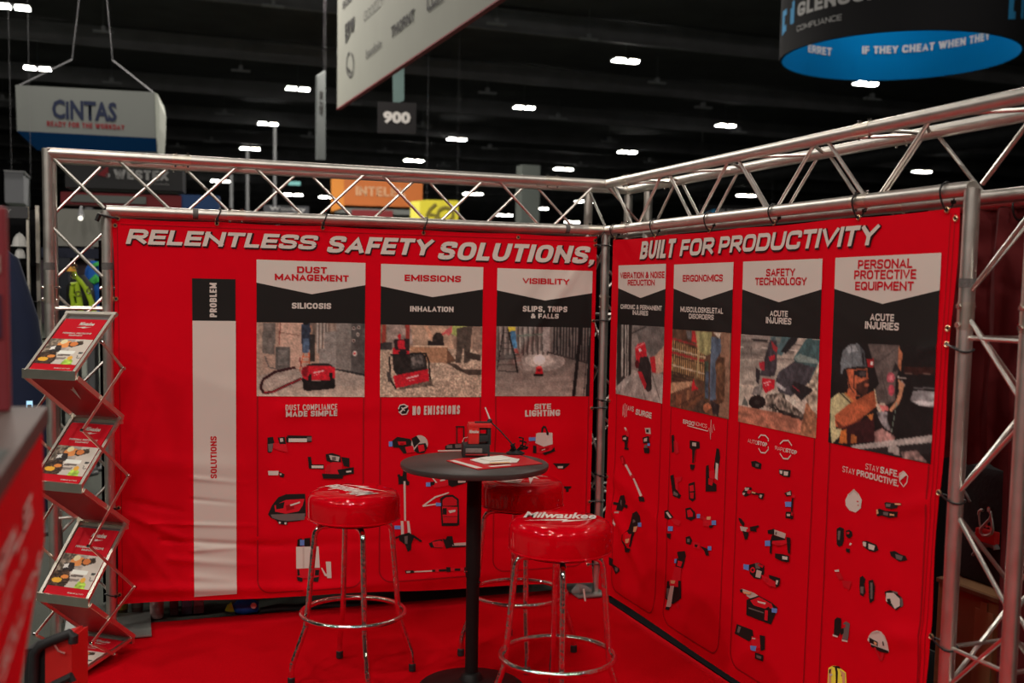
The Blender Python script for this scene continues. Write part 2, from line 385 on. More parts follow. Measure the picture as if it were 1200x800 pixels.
# hems stitched along the edges
def strip(surf, pts, wd, off, name, M_, parent, closed=False):
    b = MB(); n = len(pts); vs = []
    for i in range(n):
        a = pts[max(0, i-1)]; c = pts[min(n-1, i+1)]; dx, dy = c[0]-a[0], c[1]-a[1]; L = math.hypot(dx, dy) or 1
        nx, ny = -dy/L*wd/2, dx/L*wd/2
        vs += [surf.pt(pts[i][0]+nx, pts[i][1]+ny, off), surf.pt(pts[i][0]-nx, pts[i][1]-ny, off)]
    b.faces(vs, [(2*i, 2*i+1, 2*i+3, 2*i+2) for i in range(n-1)]); return b.build(name, M_, parent, True)
def dense(pts, d=.03):
    o = [pts[0]]
    for a, c in zip(pts, pts[1:]):
        L = math.hypot(c[0]-a[0], c[1]-a[1]); k = max(1, int(L/d))
        o += [(lerp(a[0], c[0], i/k), lerp(a[1], c[1], i/k)) for i in range(1, k+1)]
    return o
strip(RS, dense([(2.775, 2.07), (2.73, .07)]), .003, .002, 'hem_seam', M_groove, fab_r)
strip(RS, dense([(2.795, 2.07), (2.75, .07)]), .003, .002, 'hem_seam', M_groove, fab_r)
strip(LS, dense([(-2.63, tl-.03), (-.08, tr_-.03)]), .003, .002, 'hem_seam', M_groove, fab_l)
strip(LS, dense([(-2.645, tl-.03), (-2.64, bl+.03)]), .003, .002, 'hem_seam', M_groove, fab_l)
# panels : white arrow header, black field, photograph
PANELS_L = [((301, 304), (428, 308), (301, 331), (366, 344.6), (428.5, 334), (301, 377.5), (428, 379), (300, 464), (427, 465)),
            ((446.5, 309), (566.5, 313), (446.6, 335), (507, 348), (566, 339), (446, 380), (565, 382.5), (445, 465), (563.5, 465)),
            ((582.5, 314), (694.5, 317.5), (583, 340), (640, 352), (695, 343.4), (582, 382), (692.5, 384), (580, 464), (690.5, 464))]
PANELS_R = [((725.5, 311), (781, 309), (725.8, 337.5), (751, 349), (781.5, 338.5), (724, 380), (779, 383), (721.5, 461), (776, 472.7)),
            ((790, 310), (861, 307), (790, 338), (823, 351), (861, 339), (789.5, 385.5), (858, 390), (785, 475.6), (853, 491)),
            ((872, 306.5), (965, 303), (872, 339), (914, 354), (963.7, 339), (868.7, 391.4), (960.5, 397.5), (865, 493.7), (955.4, 513.4)),
            ((980, 302), (1106, 296), (979, 338.3), (1035, 356), (1102.7, 340), (976, 400), (1096, 405.5), (969.5, 518), (1091.7, 543.6))]
M_photo = bpy.data.materials.new('printed_photograph'); M_photo.use_nodes = True
_nt = M_photo.node_tree; _a = _nt.nodes.new('ShaderNodeVertexColor'); _a.layer_name = 'ink'
_nt.links.new(_a.outputs[0], _nt.nodes['Principled BSDF'].inputs['Base Color']); _nt.nodes['Principled BSDF'].inputs['Roughness'].default_value = .7
_nt.nodes['Principled BSDF'].inputs['Specular IOR Level'].default_value = .25
def smooth_noise(h, w_, sx, sy, rs):
    g = rs.rand(int(h/sy)+3, int(w_/sx)+3); yy = np.arange(h)/sy; xx = np.arange(w_)/sx
    y0 = yy.astype(int); x0 = xx.astype(int); fy = (yy-y0)[:, None]; fx = (xx-x0)[None, :]
    a = g[y0][:, x0]; b_ = g[y0][:, x0+1]; c = g[y0+1][:, x0]; d = g[y0+1][:, x0+1]
    return (a*(1-fx)+b_*fx)*(1-fy)+(c*(1-fx)+d*fx)*fy
class Canvas:
    """paints a printed photograph into per-vertex ink colours of a grid; coordinates u right, v down in 0..1 or mapped by f"""
    def __init__(s, w_, h, base, f=None, seed=1):
        s.w, s.h = w_, h; s.a = np.zeros((h, w_, 3)); s.a[:] = base; s.f = f or (lambda x, y: (x, y)); s.rs = np.random.RandomState(seed)
        s.X, s.Y = np.meshgrid((np.arange(w_)+.5)/w_, (np.arange(h)+.5)/h)
    def mask(s, pts):
        q = [s.f(*p) for p in pts]; ins = np.zeros((s.h, s.w), bool); n = len(q)
        for i in range(n):
            x0, y0 = q[i]; x1, y1 = q[(i+1) % n]
            if y0 == y1: continue
            c = ((y0 > s.Y) != (y1 > s.Y)) & (s.X < (x1-x0)*(s.Y-y0)/(y1-y0)+x0); ins ^= c
        return ins
    def poly(s, pts, col, tex=0, sc=(3, 3)):
        if isinstance(pts, str): pts = P(pts)
        m_ = s.mask(pts); c = np.array(col, float)
        if tex:
            n = smooth_noise(s.h, s.w, sc[0], sc[1], s.rs)[..., None]; v = c*(1-tex+2*tex*n); s.a[m_] = v[m_]
        else: s.a[m_] = c
    def grad(s, pts, c0, c1, axis=1, tex=0, sc=(3, 3)):
        if isinstance(pts, str): pts = P(pts)
        m_ = s.mask(pts); q = [s.f(*p)[axis] for p in pts]; t = np.clip(((s.Y if axis else s.X)-min(q))/(max(q)-min(q)+1e-9), 0, 1)[..., None]
        v = np.array(c0)*(1-t)+np.array(c1)*t
        if tex: v = v*(1-tex+2*tex*smooth_noise(s.h, s.w, sc[0], sc[1], s.rs)[..., None])
        s.a[m_] = v[m_]
    def ell(s, cx, cy, rx, ry, col, tex=0): s.poly(ell(cx, cy, rx, ry, 20), col, tex)
    def line(s, pts, wd, col, tex=0):
        if isinstance(pts, str): pts = P(pts)
        for (x0, y0), (x1, y1) in zip(pts, pts[1:]):
            L = math.hypot(x1-x0, y1-y0) or 1; nx, ny = -(y1-y0)/L*wd/2, (x1-x0)/L*wd/2
            s.poly([(x0+nx, y0+ny), (x1+nx, y1+ny), (x1-nx, y1-ny), (x0-nx, y0-ny)], col, tex)
def colour_attr(me, arr):
    c = np.clip(arr/255., 0, 1); l = np.where(c <= .04045, c/12.92, ((c+.055)/1.055)**2.4)*1.5
    at = me.color_attributes.new('ink', 'FLOAT_COLOR', 'POINT'); out = np.ones((arr.shape[0], 4)); out[:, :3] = np.clip(l, 0, .9)
    at.data.foreach_set('color', out.ravel().astype(np.float32))
# painters, in the coordinates of enlarged views of the photograph
def ph_vacuum(c):
    c.grad('80,360 630,360 630,740 80,740', (150, 118, 100), (172, 148, 130), 1, .06, (9, 9))
    c.poly('200,370 320,370 320,600 200,600', (182, 148, 128), .05, (14, 8)); c.poly('88,370 120,370 120,650 88,690', (150, 128, 112), .05)
    c.poly('80,640 200,600 640,600 640,745 80,745', (152, 138, 126), .08, (12, 4)); c.grad('80,690 640,680 640,745 80,745', (148, 132, 118), (190, 172, 154), 1, .05)
    c.poly('120,372 182,372 178,530 118,520', (92, 86, 80), .2, (4, 8)); c.poly('182,490 255,492 255,595 182,600', (80, 76, 72), .15); c.poly('195,505 240,507 240,580 192,582', (104, 100, 95), .15)
    c.line('130,535 150,590 200,600 250,598', 7, (90, 84, 80)); c.line('205,370 200,480', 5, (120, 60, 50)); c.line('205,420 300,435', 4, (120, 85, 72))
    c.poly('340,372 480,372 480,470 340,470', (120, 104, 92), .3, (3, 20))
    for x in (388, 404, 420, 436): c.line('%d,372 %d,520' % (x, x), 7, (165, 155, 145)); c.line('%d,372 %d,520' % (x+6, x+6), 3, (70, 62, 58))
    c.poly('422,418 480,414 480,500 422,500', (128, 122, 116), .08); c.poly('395,500 488,494 490,600 395,590', (132, 126, 120), .1)
    c.poly('480,372 625,372 625,620 552,615 480,590', (112, 106, 100), .1, (16, 16)); c.poly('552,372 625,372 625,625 552,612', (72, 68, 66), .15)
    for x, y in ((565, 400), (585, 430), (565, 460), (590, 395)): c.ell(x, y, 9, 9, (160, 150, 140)); c.ell(x, y, 4, 4, (60, 20, 20))
    c.ell(570, 522, 12, 12, (190, 170, 160)); c.ell(570, 522, 5, 5, (190, 20, 30)); c.poly('480,596 620,622 620,634 470,602', (38, 36, 36))
    c.poly('310,380 350,372 360,450 345,520 315,520 308,450', (38, 48, 64), .3); c.ell(330, 374, 15, 9, (20, 20, 22)); c.line('352,430 362,412 352,385', 6, (150, 110, 85))
    c.poly('315,450 345,450 345,520 318,520', (70, 92, 120), .2); c.poly('350,430 375,430 375,560 350,560', (46, 42, 40), .3)
    c.line('320,520 300,610', 5, (190, 80, 45)); c.line('345,515 350,580', 5, (190, 80, 45)); c.line('312,540 350,540', 3, (190, 80, 45)); c.line('308,565 352,562', 3, (190, 80, 45))
    c.line('310,645 230,680 170,710 125,715 108,690 120,650 180,612 280,590', 13, (46, 12, 16)); c.line('310,645 230,680 170,710 125,712', 6, (150, 18, 30)); c.line('308,585 300,540', 5, (110, 16, 24))
    c.poly('335,578 370,570 440,570 465,585 330,600', (34, 28, 28)); c.poly('312,592 335,584 440,582 472,590 474,645 455,655 320,650 308,620', (196, 16, 32), .1); c.poly('312,592 345,584 335,640 310,625', (130, 10, 22))
    c.poly('312,640 345,655 440,655 470,640 476,680 440,698 340,705 318,690', (26, 22, 22), .3); c.poly('345,625 358,625 356,655 340,655', (22, 18, 18)); c.poly('445,615 460,615 462,650 448,650', (22, 18, 18))
    c.line('365,618 420,606', 6, (215, 170, 165)); c.line('372,630 395,622', 3, (215, 150, 150)); c.ell(335, 690, 18, 14, (20, 18, 18)); c.ell(458, 680, 18, 16, (18, 16, 16))
def ph_saw(c):
    c.grad('60,375 570,375 570,520 60,520', (150, 122, 102), (140, 112, 92), 1, .15, (8, 8)); c.poly('60,500 570,500 570,740 60,740', (168, 146, 124), .34, (1.3, 1.3))
    c.poly('100,380 230,380 230,480 100,500', (140, 122, 112), .25, (10, 5)); c.poly('60,378 100,378 95,470 60,480', (120, 90, 70), .2); c.poly('78,382 96,382 92,470 74,470', (150, 50, 40)); c.poly('190,382 212,382 208,480 192,480', (140, 46, 38)); c.poly('62,470 125,470 125,505 62,505', (50, 46, 46), .2)
    c.poly('215,380 400,380 430,500 230,500', (162, 132, 108), .12, (14, 5)); c.poly('278,386 300,384 330,450 312,456', (186, 140, 110), .1); c.poly('215,500 230,484 400,486 410,500', (196, 168, 138)); c.poly('215,492 398,492 398,570 215,565', (160, 116, 84), .12)
    c.poly('395,500 440,560 395,570', (96, 66, 48), .1); c.ell(350, 452, 28, 32, (46, 38, 34), .4); c.poly('300,460 380,470 378,484 300,482', (34, 28, 28)); c.line('370,430 420,400', 12, (190, 70, 70))
    c.poly('520,380 570,380 570,540 520,500', (130, 108, 92), .2); c.poly('415,384 470,384 500,388 470,430 440,440 405,420', (150, 164, 84), .15); c.poly('385,410 420,386 420,420 400,440', (180, 80, 80))
    c.poly('440,400 520,384 512,450 505,560 478,572 475,480 460,570 436,570 440,470', (72, 62, 54), .2); c.poly('390,565 440,575 470,600 560,600 560,628 500,628 440,600', (66, 54, 46), .2)
    c.poly('480,510 560,530 560,560 490,545', (56, 46, 40), .1)
    c.poly('150,700 240,690 330,680 310,640 200,660', (96, 80, 68), .3, (2, 2))
    c.poly('130,530 145,515 290,530 300,610 160,640 130,600', (34, 30, 28), .35); c.poly('215,520 270,516 290,560 280,590 220,600', (60, 56, 54), .5, (2, 2)); c.ell(232, 560, 16, 22, (90, 84, 80), .4); c.ell(262, 556, 14, 20, (90, 84, 80), .4)
    c.line('112,535 118,650 145,695', 8, (22, 20, 20)); c.line('118,528 290,522 305,560 312,650', 8, (22, 20, 20)); c.poly('130,632 302,598 306,656 145,692', (192, 14, 30), .08); c.poly('100,612 118,612 120,662 104,660', (60, 52, 50))
    c.line('195,645 255,630', 7, (220, 160, 160)); c.line('210,655 235,650', 3, (220, 150, 150)); c.poly('128,500 160,470 210,500 212,525 130,525', (194, 18, 32)); c.poly('132,455 210,450 212,512 140,505', (40, 26, 28), .2); c.poly('152,460 185,455 190,500 155,500', (190, 20, 36)); c.ell(162, 440, 8, 14, (196, 20, 34)); c.ell(178, 518, 22, 10, (28, 24, 26))
def ph_room(c):
    c.grad('80,390 560,390 560,560 80,560', (112, 104, 98), (84, 78, 74), 1, .1, (6, 10)); c.grad('90,560 340,515 560,570 560,740 80,740', (92, 84, 78), (150, 136, 124), 1, .12, (10, 5))
    c.ell(300, 560, 130, 50, (142, 132, 124), .12); c.ell(302, 556, 70, 34, (176, 166, 156)); c.ell(302, 552, 30, 26, (214, 206, 196)); c.ell(303, 548, 12, 14, (250, 244, 236))
    for x in range(100, 345, 24): c.poly([(x, 392), (x+7, 392), (x+6, 530-abs(x-340)*-.02), (x-1, 530)], (70, 64, 60)); c.poly([(x+7, 392), (x+16, 392), (x+15, 525), (x+6, 528)], (140, 130, 122), .1)
    for x in range(372, 560, 15): c.poly([(x, 392), (x+8, 392), (x+6, 520+(x-350)*.3), (x-1, 515+(x-350)*.3)], (34, 32, 32)); 
    c.poly('318,392 352,392 350,522 320,515', (150, 142, 136), .08); c.line('180,438 320,428', 8, (92, 104, 92)); c.line('340,515 560,575', 8, (56, 50, 48))
    c.line('130,395 96,600', 5, (30, 28, 28)); c.line('148,395 196,612', 9, (26, 24, 24)); c.line('165,395 222,596', 4, (120, 100, 90))
    for i in range(7): y = 420+i*26; c.line([(128-i*5.2, y), (152+i*6.5, y)], 3, (60, 54, 52))
    for i in range(5): y = 490+i*22; c.line([(170+i*6, y), (188+i*8, y)], 4, (150, 110, 96))
    c.poly('150,392 186,392 184,414 152,416', (212, 190, 50)); c.poly('160,414 186,412 192,495 176,500 164,450', (58, 110, 150), .2); c.poly('176,500 192,498 200,524 182,520', (150, 60, 54)); c.line('100,606 200,614', 4, (40, 36, 36))
    c.poly('498,392 516,392 478,735 462,735', (24, 22, 22)); c.poly('552,392 560,392 560,735 528,735', (22, 20, 20)); c.line('538,500 520,735', 4, (50, 46, 44))
    c.poly('288,592 316,592 322,628 282,628', (190, 14, 26)); c.poly('276,620 322,622 322,632 276,632', (24, 16, 16)); c.ell(302, 590, 14, 6, (226, 60, 60)); c.poly('294,600 308,600 308,610 294,610', (110, 8, 18))
def ph_impact(c):
    c.poly('30,50 400,50 400,640 30,640', (112, 106, 100), .22, (7, 7)); c.poly('150,380 200,400 380,420 390,640 40,560', (142, 136, 128), .22, (9, 6)); c.poly('170,90 390,80 390,230 300,300 220,200', (92, 88, 84), .2, (12, 6))
    c.poly('55,62 160,66 150,420 50,500', (40, 38, 36), .3, (4, 20))
    for x, w_ in ((85, 14), (110, 12), (128, 8)): c.poly([(x, 64), (x+w_, 64), (x+w_-4, 430), (x-4, 440)], (140, 136, 128), .25, (2, 9))
    c.line('155,130 260,80', 8, (40, 36, 34)); c.poly('40,520 120,430 160,440 60,560', (160, 156, 148), .3, (4, 4)); c.line('200,400 260,620', 4, (90, 86, 80)); c.line('300,420 360,610', 5, (96, 90, 84), .1)
    c.poly('320,290 385,220 385,400 330,420', (178, 140, 116), .08); c.poly('285,300 322,290 330,410 300,410', (176, 26, 34), .1)
    c.poly('180,235 200,205 250,190 262,260 262,340 190,345', (196, 24, 38), .12); c.line('185,232 250,196', 8, (225, 120, 120)); c.ell(195, 350, 16, 30, (80, 20, 24)); c.poly('215,300 270,290 292,360 296,470 300,530 270,548 250,520 235,420 200,400', (36, 32, 32), .3); c.poly('195,395 225,400 262,490 250,530 210,440', (180, 24, 36), .1); c.poly('205,240 215,235 230,250 210,262', (240, 200, 200))
def ph_bent(c):
    c.poly('425,90 890,90 890,745 425,745', (84, 60, 44), .25, (5, 5)); c.poly('450,160 690,230 680,480 440,420', (78, 58, 40), .3)
    for k in range(16): x = 452+k*15; c.line([(x, 175+k*6), (x-4, 410+k*4)], 7, (158, 124, 76), .2)
    for y, w_, col in ((165, 12, (150, 40, 40)), (235, 9, (186, 170, 140)), (262, 16, (150, 40, 40)), (352, 10, (186, 170, 140)), (285, 6, (50, 36, 28))): c.line([(445, y), (690, y+68)], w_, col)
    for y in (400, 425, 450): c.line([(442, y), (600, y+45)], 10, (56, 42, 32))
    c.poly('430,480 600,470 600,500 430,560', (168, 130, 96), .15); c.poly('430,560 560,520 700,560 600,660 430,650', (96, 62, 44), .25)
    c.poly('478,565 520,560 515,660 478,655', (120, 72, 48), .1); c.poly('555,535 575,532 572,615 552,620', (140, 94, 62)); c.line('535,670 680,560', 14, (110, 70, 44)); c.line('500,640 660,560', 6, (58, 36, 26))
    c.poly('590,690 660,600 720,620 700,700', (66, 52, 42), .3); c.poly('800,120 868,128 858,740 760,720 790,500', (140, 104, 80), .12, (6, 20)); c.poly('760,300 830,300 820,620 760,640', (92, 62, 42), .3)
    c.poly('550,110 600,112 590,180 560,170', (80, 80, 78), .3); c.poly('590,112 640,118 640,200 590,190', (176, 40, 38), .25); c.poly('615,115 735,118 740,260 700,290 640,260', (146, 144, 92), .3, (5, 8)); c.line('625,120 640,260 628,440', 13, (160, 140, 92)); c.poly('740,120 800,124 790,170', (190, 180, 160))
    c.poly('730,150 800,170 800,260 760,330 765,440 762,600 718,610 722,420 725,250', (70, 86, 104), .3, (5, 9)); c.poly('682,320 710,330 712,600 684,600', (56, 74, 60), .3); c.poly('690,400 712,400 710,590 686,590', (62, 78, 96), .3)
    c.ell(790, 380, 30, 42, (110, 76, 50), .2); c.poly('590,490 604,450 614,500 640,525 590,540', (190, 26, 34)); c.ell(702, 660, 30, 34, (168, 98, 64), .15); c.ell(730, 690, 26, 26, (104, 64, 44), .2); c.poly('720,600 790,640 780,720 740,700', (44, 38, 38), .3)
def ph_grind(c):
    c.poly('30,65 575,65 575,760 30,760', (168, 156, 142), .12, (9, 7)); c.poly('50,70 420,85 400,200 48,235', (120, 112, 104), .25, (14, 3)); c.line('48,112 560,150', 12, (96, 88, 82)); c.line('48,150 560,190', 6, (190, 180, 168)); c.line('120,150 120,225', 6, (80, 76, 72)); c.line('45,225 560,240', 10, (120, 112, 104))
    c.poly('120,100 230,105 226,122 140,116', (34, 32, 32)); c.poly('45,240 560,240 470,420 45,420', (150, 142, 130), .2, (10, 4)); c.poly('35,400 470,420 460,600 35,540', (176, 166, 150), .14)
    c.poly('30,535 560,640 545,760 30,655', (162, 100, 76), .22, (7, 3)); c.poly('480,520 545,560 560,755 440,730', (148, 96, 66), .3); c.poly('500,300 575,270 570,620 510,560 470,480', (156, 142, 122), .5, (3, 3)); c.poly('340,440 465,560 440,610 350,560', (190, 182, 166), .15)
    c.poly('215,470 330,455 350,500 465,600 460,635 380,610 250,580 205,540', (120, 110, 98), .75, (2.2, 2.2)); c.poly('290,560 460,620 455,640 300,590', (38, 34, 32), .6, (3, 3)); c.line('235,545 290,570 275,530 240,560', 8, (34, 30, 30))
    c.poly('245,85 300,80 420,90 360,160 320,210 290,200', (64, 92, 96), .2); c.poly('280,90 320,85 310,130 290,140', (110, 120, 114), .2); c.poly('350,195 420,120 430,90 380,90 310,190', (26, 28, 30))
    c.poly('245,105 290,110 290,180 285,300 270,350 175,340 205,240', (56, 52, 58), .25); c.poly('250,110 295,160 288,190 262,170', (150, 40, 44)); c.poly('235,220 275,205 278,235 242,252', (180, 26, 40)); c.poly('170,255 210,250 205,310 178,300', (170, 30, 44)); c.poly('150,290 180,310 170,400 150,380', (40, 38, 42))
    c.poly('490,95 575,110 570,240 530,330 500,400 420,300 400,225 450,150', (56, 86, 88), .2); c.poly('400,225 440,200 560,240 560,262 420,250', (120, 140, 134)); c.poly('300,320 400,250 540,290 500,390 440,440 380,480 300,450 280,370', (62, 60, 66), .25); c.poly('400,380 520,430 520,450 450,510 380,440', (34, 32, 34), .2); c.poly('285,385 350,430 340,450 280,410', (160, 158, 158)); c.line('390,410 440,450', 6, (160, 40, 50))
    c.poly('190,358 275,368 270,430 215,460 195,425', (196, 16, 34)); c.line('200,395 250,382', 7, (240, 190, 190)); c.line('205,412 235,402', 4, (240, 180, 180)); c.poly('120,470 140,420 190,400 195,430 180,470', (110, 108, 104), .2); c.ell(158, 518, 56, 46, (28, 24, 24), .2); c.ell(158, 518, 20, 16, (50, 44, 42)); c.poly('55,540 75,480 100,545', (84, 90, 84))
def ph_welder(c):
    c.poly('40,60 650,60 650,780 40,780', (24, 21, 21), .12, (20, 12)); c.poly('270,110 445,115 440,250 420,300 420,420 370,445 320,430 290,380 330,330', (88, 78, 74), .22, (9, 5)); c.poly('440,125 460,160 450,260 432,240', (170, 100, 66), .1); c.poly('420,210 445,250 400,270', (40, 36, 36))
    c.line('300,230 420,140', 5, (64, 56, 54)); c.line('340,260 380,420', 4, (60, 54, 52)); c.poly('470,235 640,240 640,280 470,275', (50, 24, 20), .3); c.line('455,272 640,275', 3, (110, 84, 74))
    c.ell(394, 295, 22, 28, (176, 70, 84)); c.ell(398, 362, 17, 32, (180, 60, 76)); c.ell(394, 295, 12, 16, (206, 110, 118)); c.line('430,290 478,300', 8, (170, 160, 150)); c.line('452,310 474,340', 8, (140, 130, 124))
    c.poly('435,300 470,330 455,400 440,440 400,480 385,470 425,420 440,370', (190, 130, 92), .1); c.poly('500,420 520,365 640,370 640,455 560,450', (132, 132, 134), .25, (12, 3)); c.poly('510,420 640,425 640,450 560,450', (196, 196, 196)); c.line('520,350 640,355', 7, (96, 96, 98))
    c.poly('150,250 265,245 272,320 262,370 230,400 195,395 160,340', (176, 84, 50), .16); c.poly('205,330 270,300 270,370 240,400 205,385', (64, 34, 26), .2); c.ell(262, 335, 14, 10, (150, 74, 50)); c.poly('160,350 200,370 205,430 140,430', (190, 92, 54))
    c.poly('190,255 262,252 262,290 232,296 198,280', (26, 24, 26)); c.ell(240, 272, 20, 14, (70, 60, 60)); c.line('195,270 190,350 240,400', 6, (24, 22, 22)); c.line('150,260 170,350 195,380', 5, (30, 28, 28))
    c.poly('118,270 118,210 130,150 165,115 215,108 250,150 262,235 200,235 135,245 128,275', (96, 104, 108), .08); c.poly('150,130 200,115 215,150 160,160', (140, 148, 152)); c.poly('225,120 250,150 262,235 240,235', (66, 72, 76)); c.line('178,120 185,235', 4, (70, 76, 80)); c.poly('262,195 300,190 298,238 268,235', (150, 22, 26)); c.ell(290, 215, 8, 10, (255, 220, 210)); c.line('240,160 246,225', 8, (24, 24, 26))
    c.poly('62,410 110,375 150,385 180,440 90,540 95,575 130,560 110,620 70,655 60,560', (178, 172, 122), .1, (8, 6)); c.line('115,378 180,440', 6, (40, 40, 34)); c.line('140,378 190,430', 10, (186, 120, 60))
    c.poly('85,500 160,440 310,360 318,450 240,510 180,545 130,570 90,560', (176, 84, 48), .14, (12, 8)); c.poly('85,520 130,560 180,545 250,500 200,560 110,575', (110, 48, 30), .1); c.line('305,358 318,440', 6, (206, 190, 150))
    c.poly('130,570 300,500 310,640 120,660', (52, 22, 24), .25); c.poly('120,585 150,575 155,655 110,650', (196, 104, 40)); c.poly('175,600 210,615 205,650 175,655', (176, 96, 44)); c.poly('260,500 300,490 290,530', (196, 112, 50))
    c.poly('310,440 360,430 380,470 330,490', (186, 170, 148), .2); c.poly('330,440 380,450 385,480 345,475', (200, 100, 96)); c.poly('315,480 380,480 375,520 400,590 360,570 330,520', (120, 116, 118), .45, (3, 3)); c.line('430,420 400,590', 3, (120, 150, 130)); c.poly('305,590 345,570 420,615 420,650 305,650', (150, 110, 104), .35, (3, 3))
    c.poly('170,665 640,605 635,650 400,680 200,690', (158, 152, 146), .1, (20, 3)); c.poly('200,688 640,645 640,705 430,720 300,705', (36, 34, 34)); c.poly('385,665 440,670 445,720 380,700', (150, 144, 138)); c.poly('450,700 540,690 600,760 460,735', (132, 108, 102), .4, (3, 3))
VIEW = {'vac': (280, 290, 4.21), 'saw': (430, 290, 4.21), 'room': (560, 290, 4.21), 'imp': (715, 370, 6.153), 'bent': (715, 370, 6.153), 'grind': (860, 380, 5.714), 'weld': (960, 380, 4.706)}
def panel(surf, pq, parent, key, painter, res):
    wl, wr, cl, cm, cr_, kl, kr, bl_, br_ = [surf.uv(*q) for q in pq]
    def ln(a, c): return lambda u: a[1]+(c[1]-a[1])*(u-a[0])/(c[0]-a[0])
    u0 = (wl[0]+kl[0]+bl_[0])/3; u1 = (wr[0]+kr[0]+br_[0])/3; um = (u0+u1)/2
    chev = lambda u: (lerp(cl[1], cm[1], (u-u0)/(um-u0)) if u < um else lerp(cm[1], cr_[1], (u-um)/(u1-um)))
    top, kb, pb = ln(wl, wr), ln(kl, kr), ln(bl_, br_)
    grid_patch(surf, u0, u1, chev, kb, 28, 16, .0026, 'black_field', M_black, parent)
    grid_patch(surf, u0, u1, top, chev, 28, 10, .0026, 'arrow_header', M_white, parent)
    nx = int(abs(wr[0]-wl[0])*res); ny = int(abs(top(um)-kb(um)*0-pb(um)-(top(um)-kb(um)))*res)
    o = grid_patch(surf, u0, u1, kb, pb, nx, ny, .0027, 'photo_print', M_photo, parent)
    ox, oy, sc = VIEW[key]
    def f(x, y):
        u, v = surf.uv(ox+x/sc, oy+y/sc); return (u-u0)/(u1-u0), (kb(u)-v)/(kb(u)-pb(u))
    c = Canvas(nx+1, ny+1, (100, 90, 85), f, seed=len(key)+nx); painter(c); p_ = np.pad(c.a, ((1, 1), (1, 1), (0, 0)), 'edge'); p_ = (p_[:-2]+2*p_[1:-1]+p_[2:])/4; c.a = .5*c.a+.5*(p_[:, :-2]+2*p_[:, 1:-1]+p_[:, 2:])/4; c.a *= (.86+.28*smooth_noise(c.h, c.w, 1.2, 1.2, c.rs))[..., None]*(.90+.2*smooth_noise(c.h, c.w, 5, 5, c.rs))[..., None]; g_ = c.a.mean(2, keepdims=True); c.a = g_+(c.a-g_)*.84
    colour_attr(o.data, c.a.transpose(1, 0, 2).reshape(-1, 3)); return u0, u1
ext_l = [panel(LS, PANELS_L[0], fab_l, 'vac', ph_vacuum, 225), panel(LS, PANELS_L[1], fab_l, 'saw', ph_saw, 225), panel(LS, PANELS_L[2], fab_l, 'room', ph_room, 225)]
ext_r = [panel(RS, PANELS_R[0], fab_r, 'imp', ph_impact, 190), panel(RS, PANELS_R[1], fab_r, 'bent', ph_bent, 190), panel(RS, PANELS_R[2], fab_r, 'grind', ph_grind, 210), panel(RS, PANELS_R[3], fab_r, 'weld', ph_welder, 230)]
# printed outline running down from each photograph, round at the bottom
def outline(surf, u0, u1, vt, vb, parent, r=.07):
    pts = [(u0, vt), (u0, vb+r)] + [(u0+r-r*math.cos(a), vb+r-r*math.sin(a)) for a in np.linspace(0, PI/2, 7)] + [(u1-r+r*math.sin(a), vb+r-r*math.cos(a)) for a in np.linspace(0, PI/2, 7)] + [(u1, vb+r), (u1, vt)]
    strip(surf, dense(pts, .05), .0075, .0018, 'printed_outline', M_groove, parent)
vbl = LRAW.uv(330, 693)[1]; vbr = RRAW.uv(752, 712)[1]
for k, (a, c) in enumerate(ext_l): outline(LS, a+.004, c-.004, LRAW.uv(PANELS_L[k][7][0], PANELS_L[k][7][1])[1]+.0, vbl+(.012*k), fab_l)
for k, (a, c) in enumerate(ext_r): outline(RS, a+.01, c-.01, RRAW.uv(*PANELS_R[k][7])[1], vbr, fab_r)
# the tall PROBLEM / SOLUTIONS strip
_a, _b = LRAW.uv(225, 326), LRAW.uv(276, 376); _c = LRAW.uv(251, 697)
grid_patch(LS, _a[0], _b[0], lambda u: _a[1], lambda u: _b[1], 8, 8, .0026, 'black_field', M_black, fab_l)
grid_patch(LS, _a[0]+.001, _b[0]+.001, lambda u: _b[1], lambda u: _c[1], 24, 200, .0034, 'solutions_field', M_white, fab_l)
def vtext(body, surf, x0, y0, x1, y1, M_, parent, bold=.02):
    u0, v0 = surf.uv(x0, y0); u1, v1 = surf.uv(x1, y1)   # reads upward
    R_ = Surf(surf.O, surf.V, -surf.U, surf.N, (lambda q, p: surf.disp(-p, q)) if surf.disp else None)
    text(body, R_, 0, 0, 0, 0, M_, parent, .0042, bold, rect=(v1, -u0, v0, -u1))
vtext('PROBLEM', LS, 245.5, 331, 254, 371.5, M_white, fab_l)
vtext('SOLUTIONS', LS, 246.5, 511, 254, 560, M_redink, fab_l)
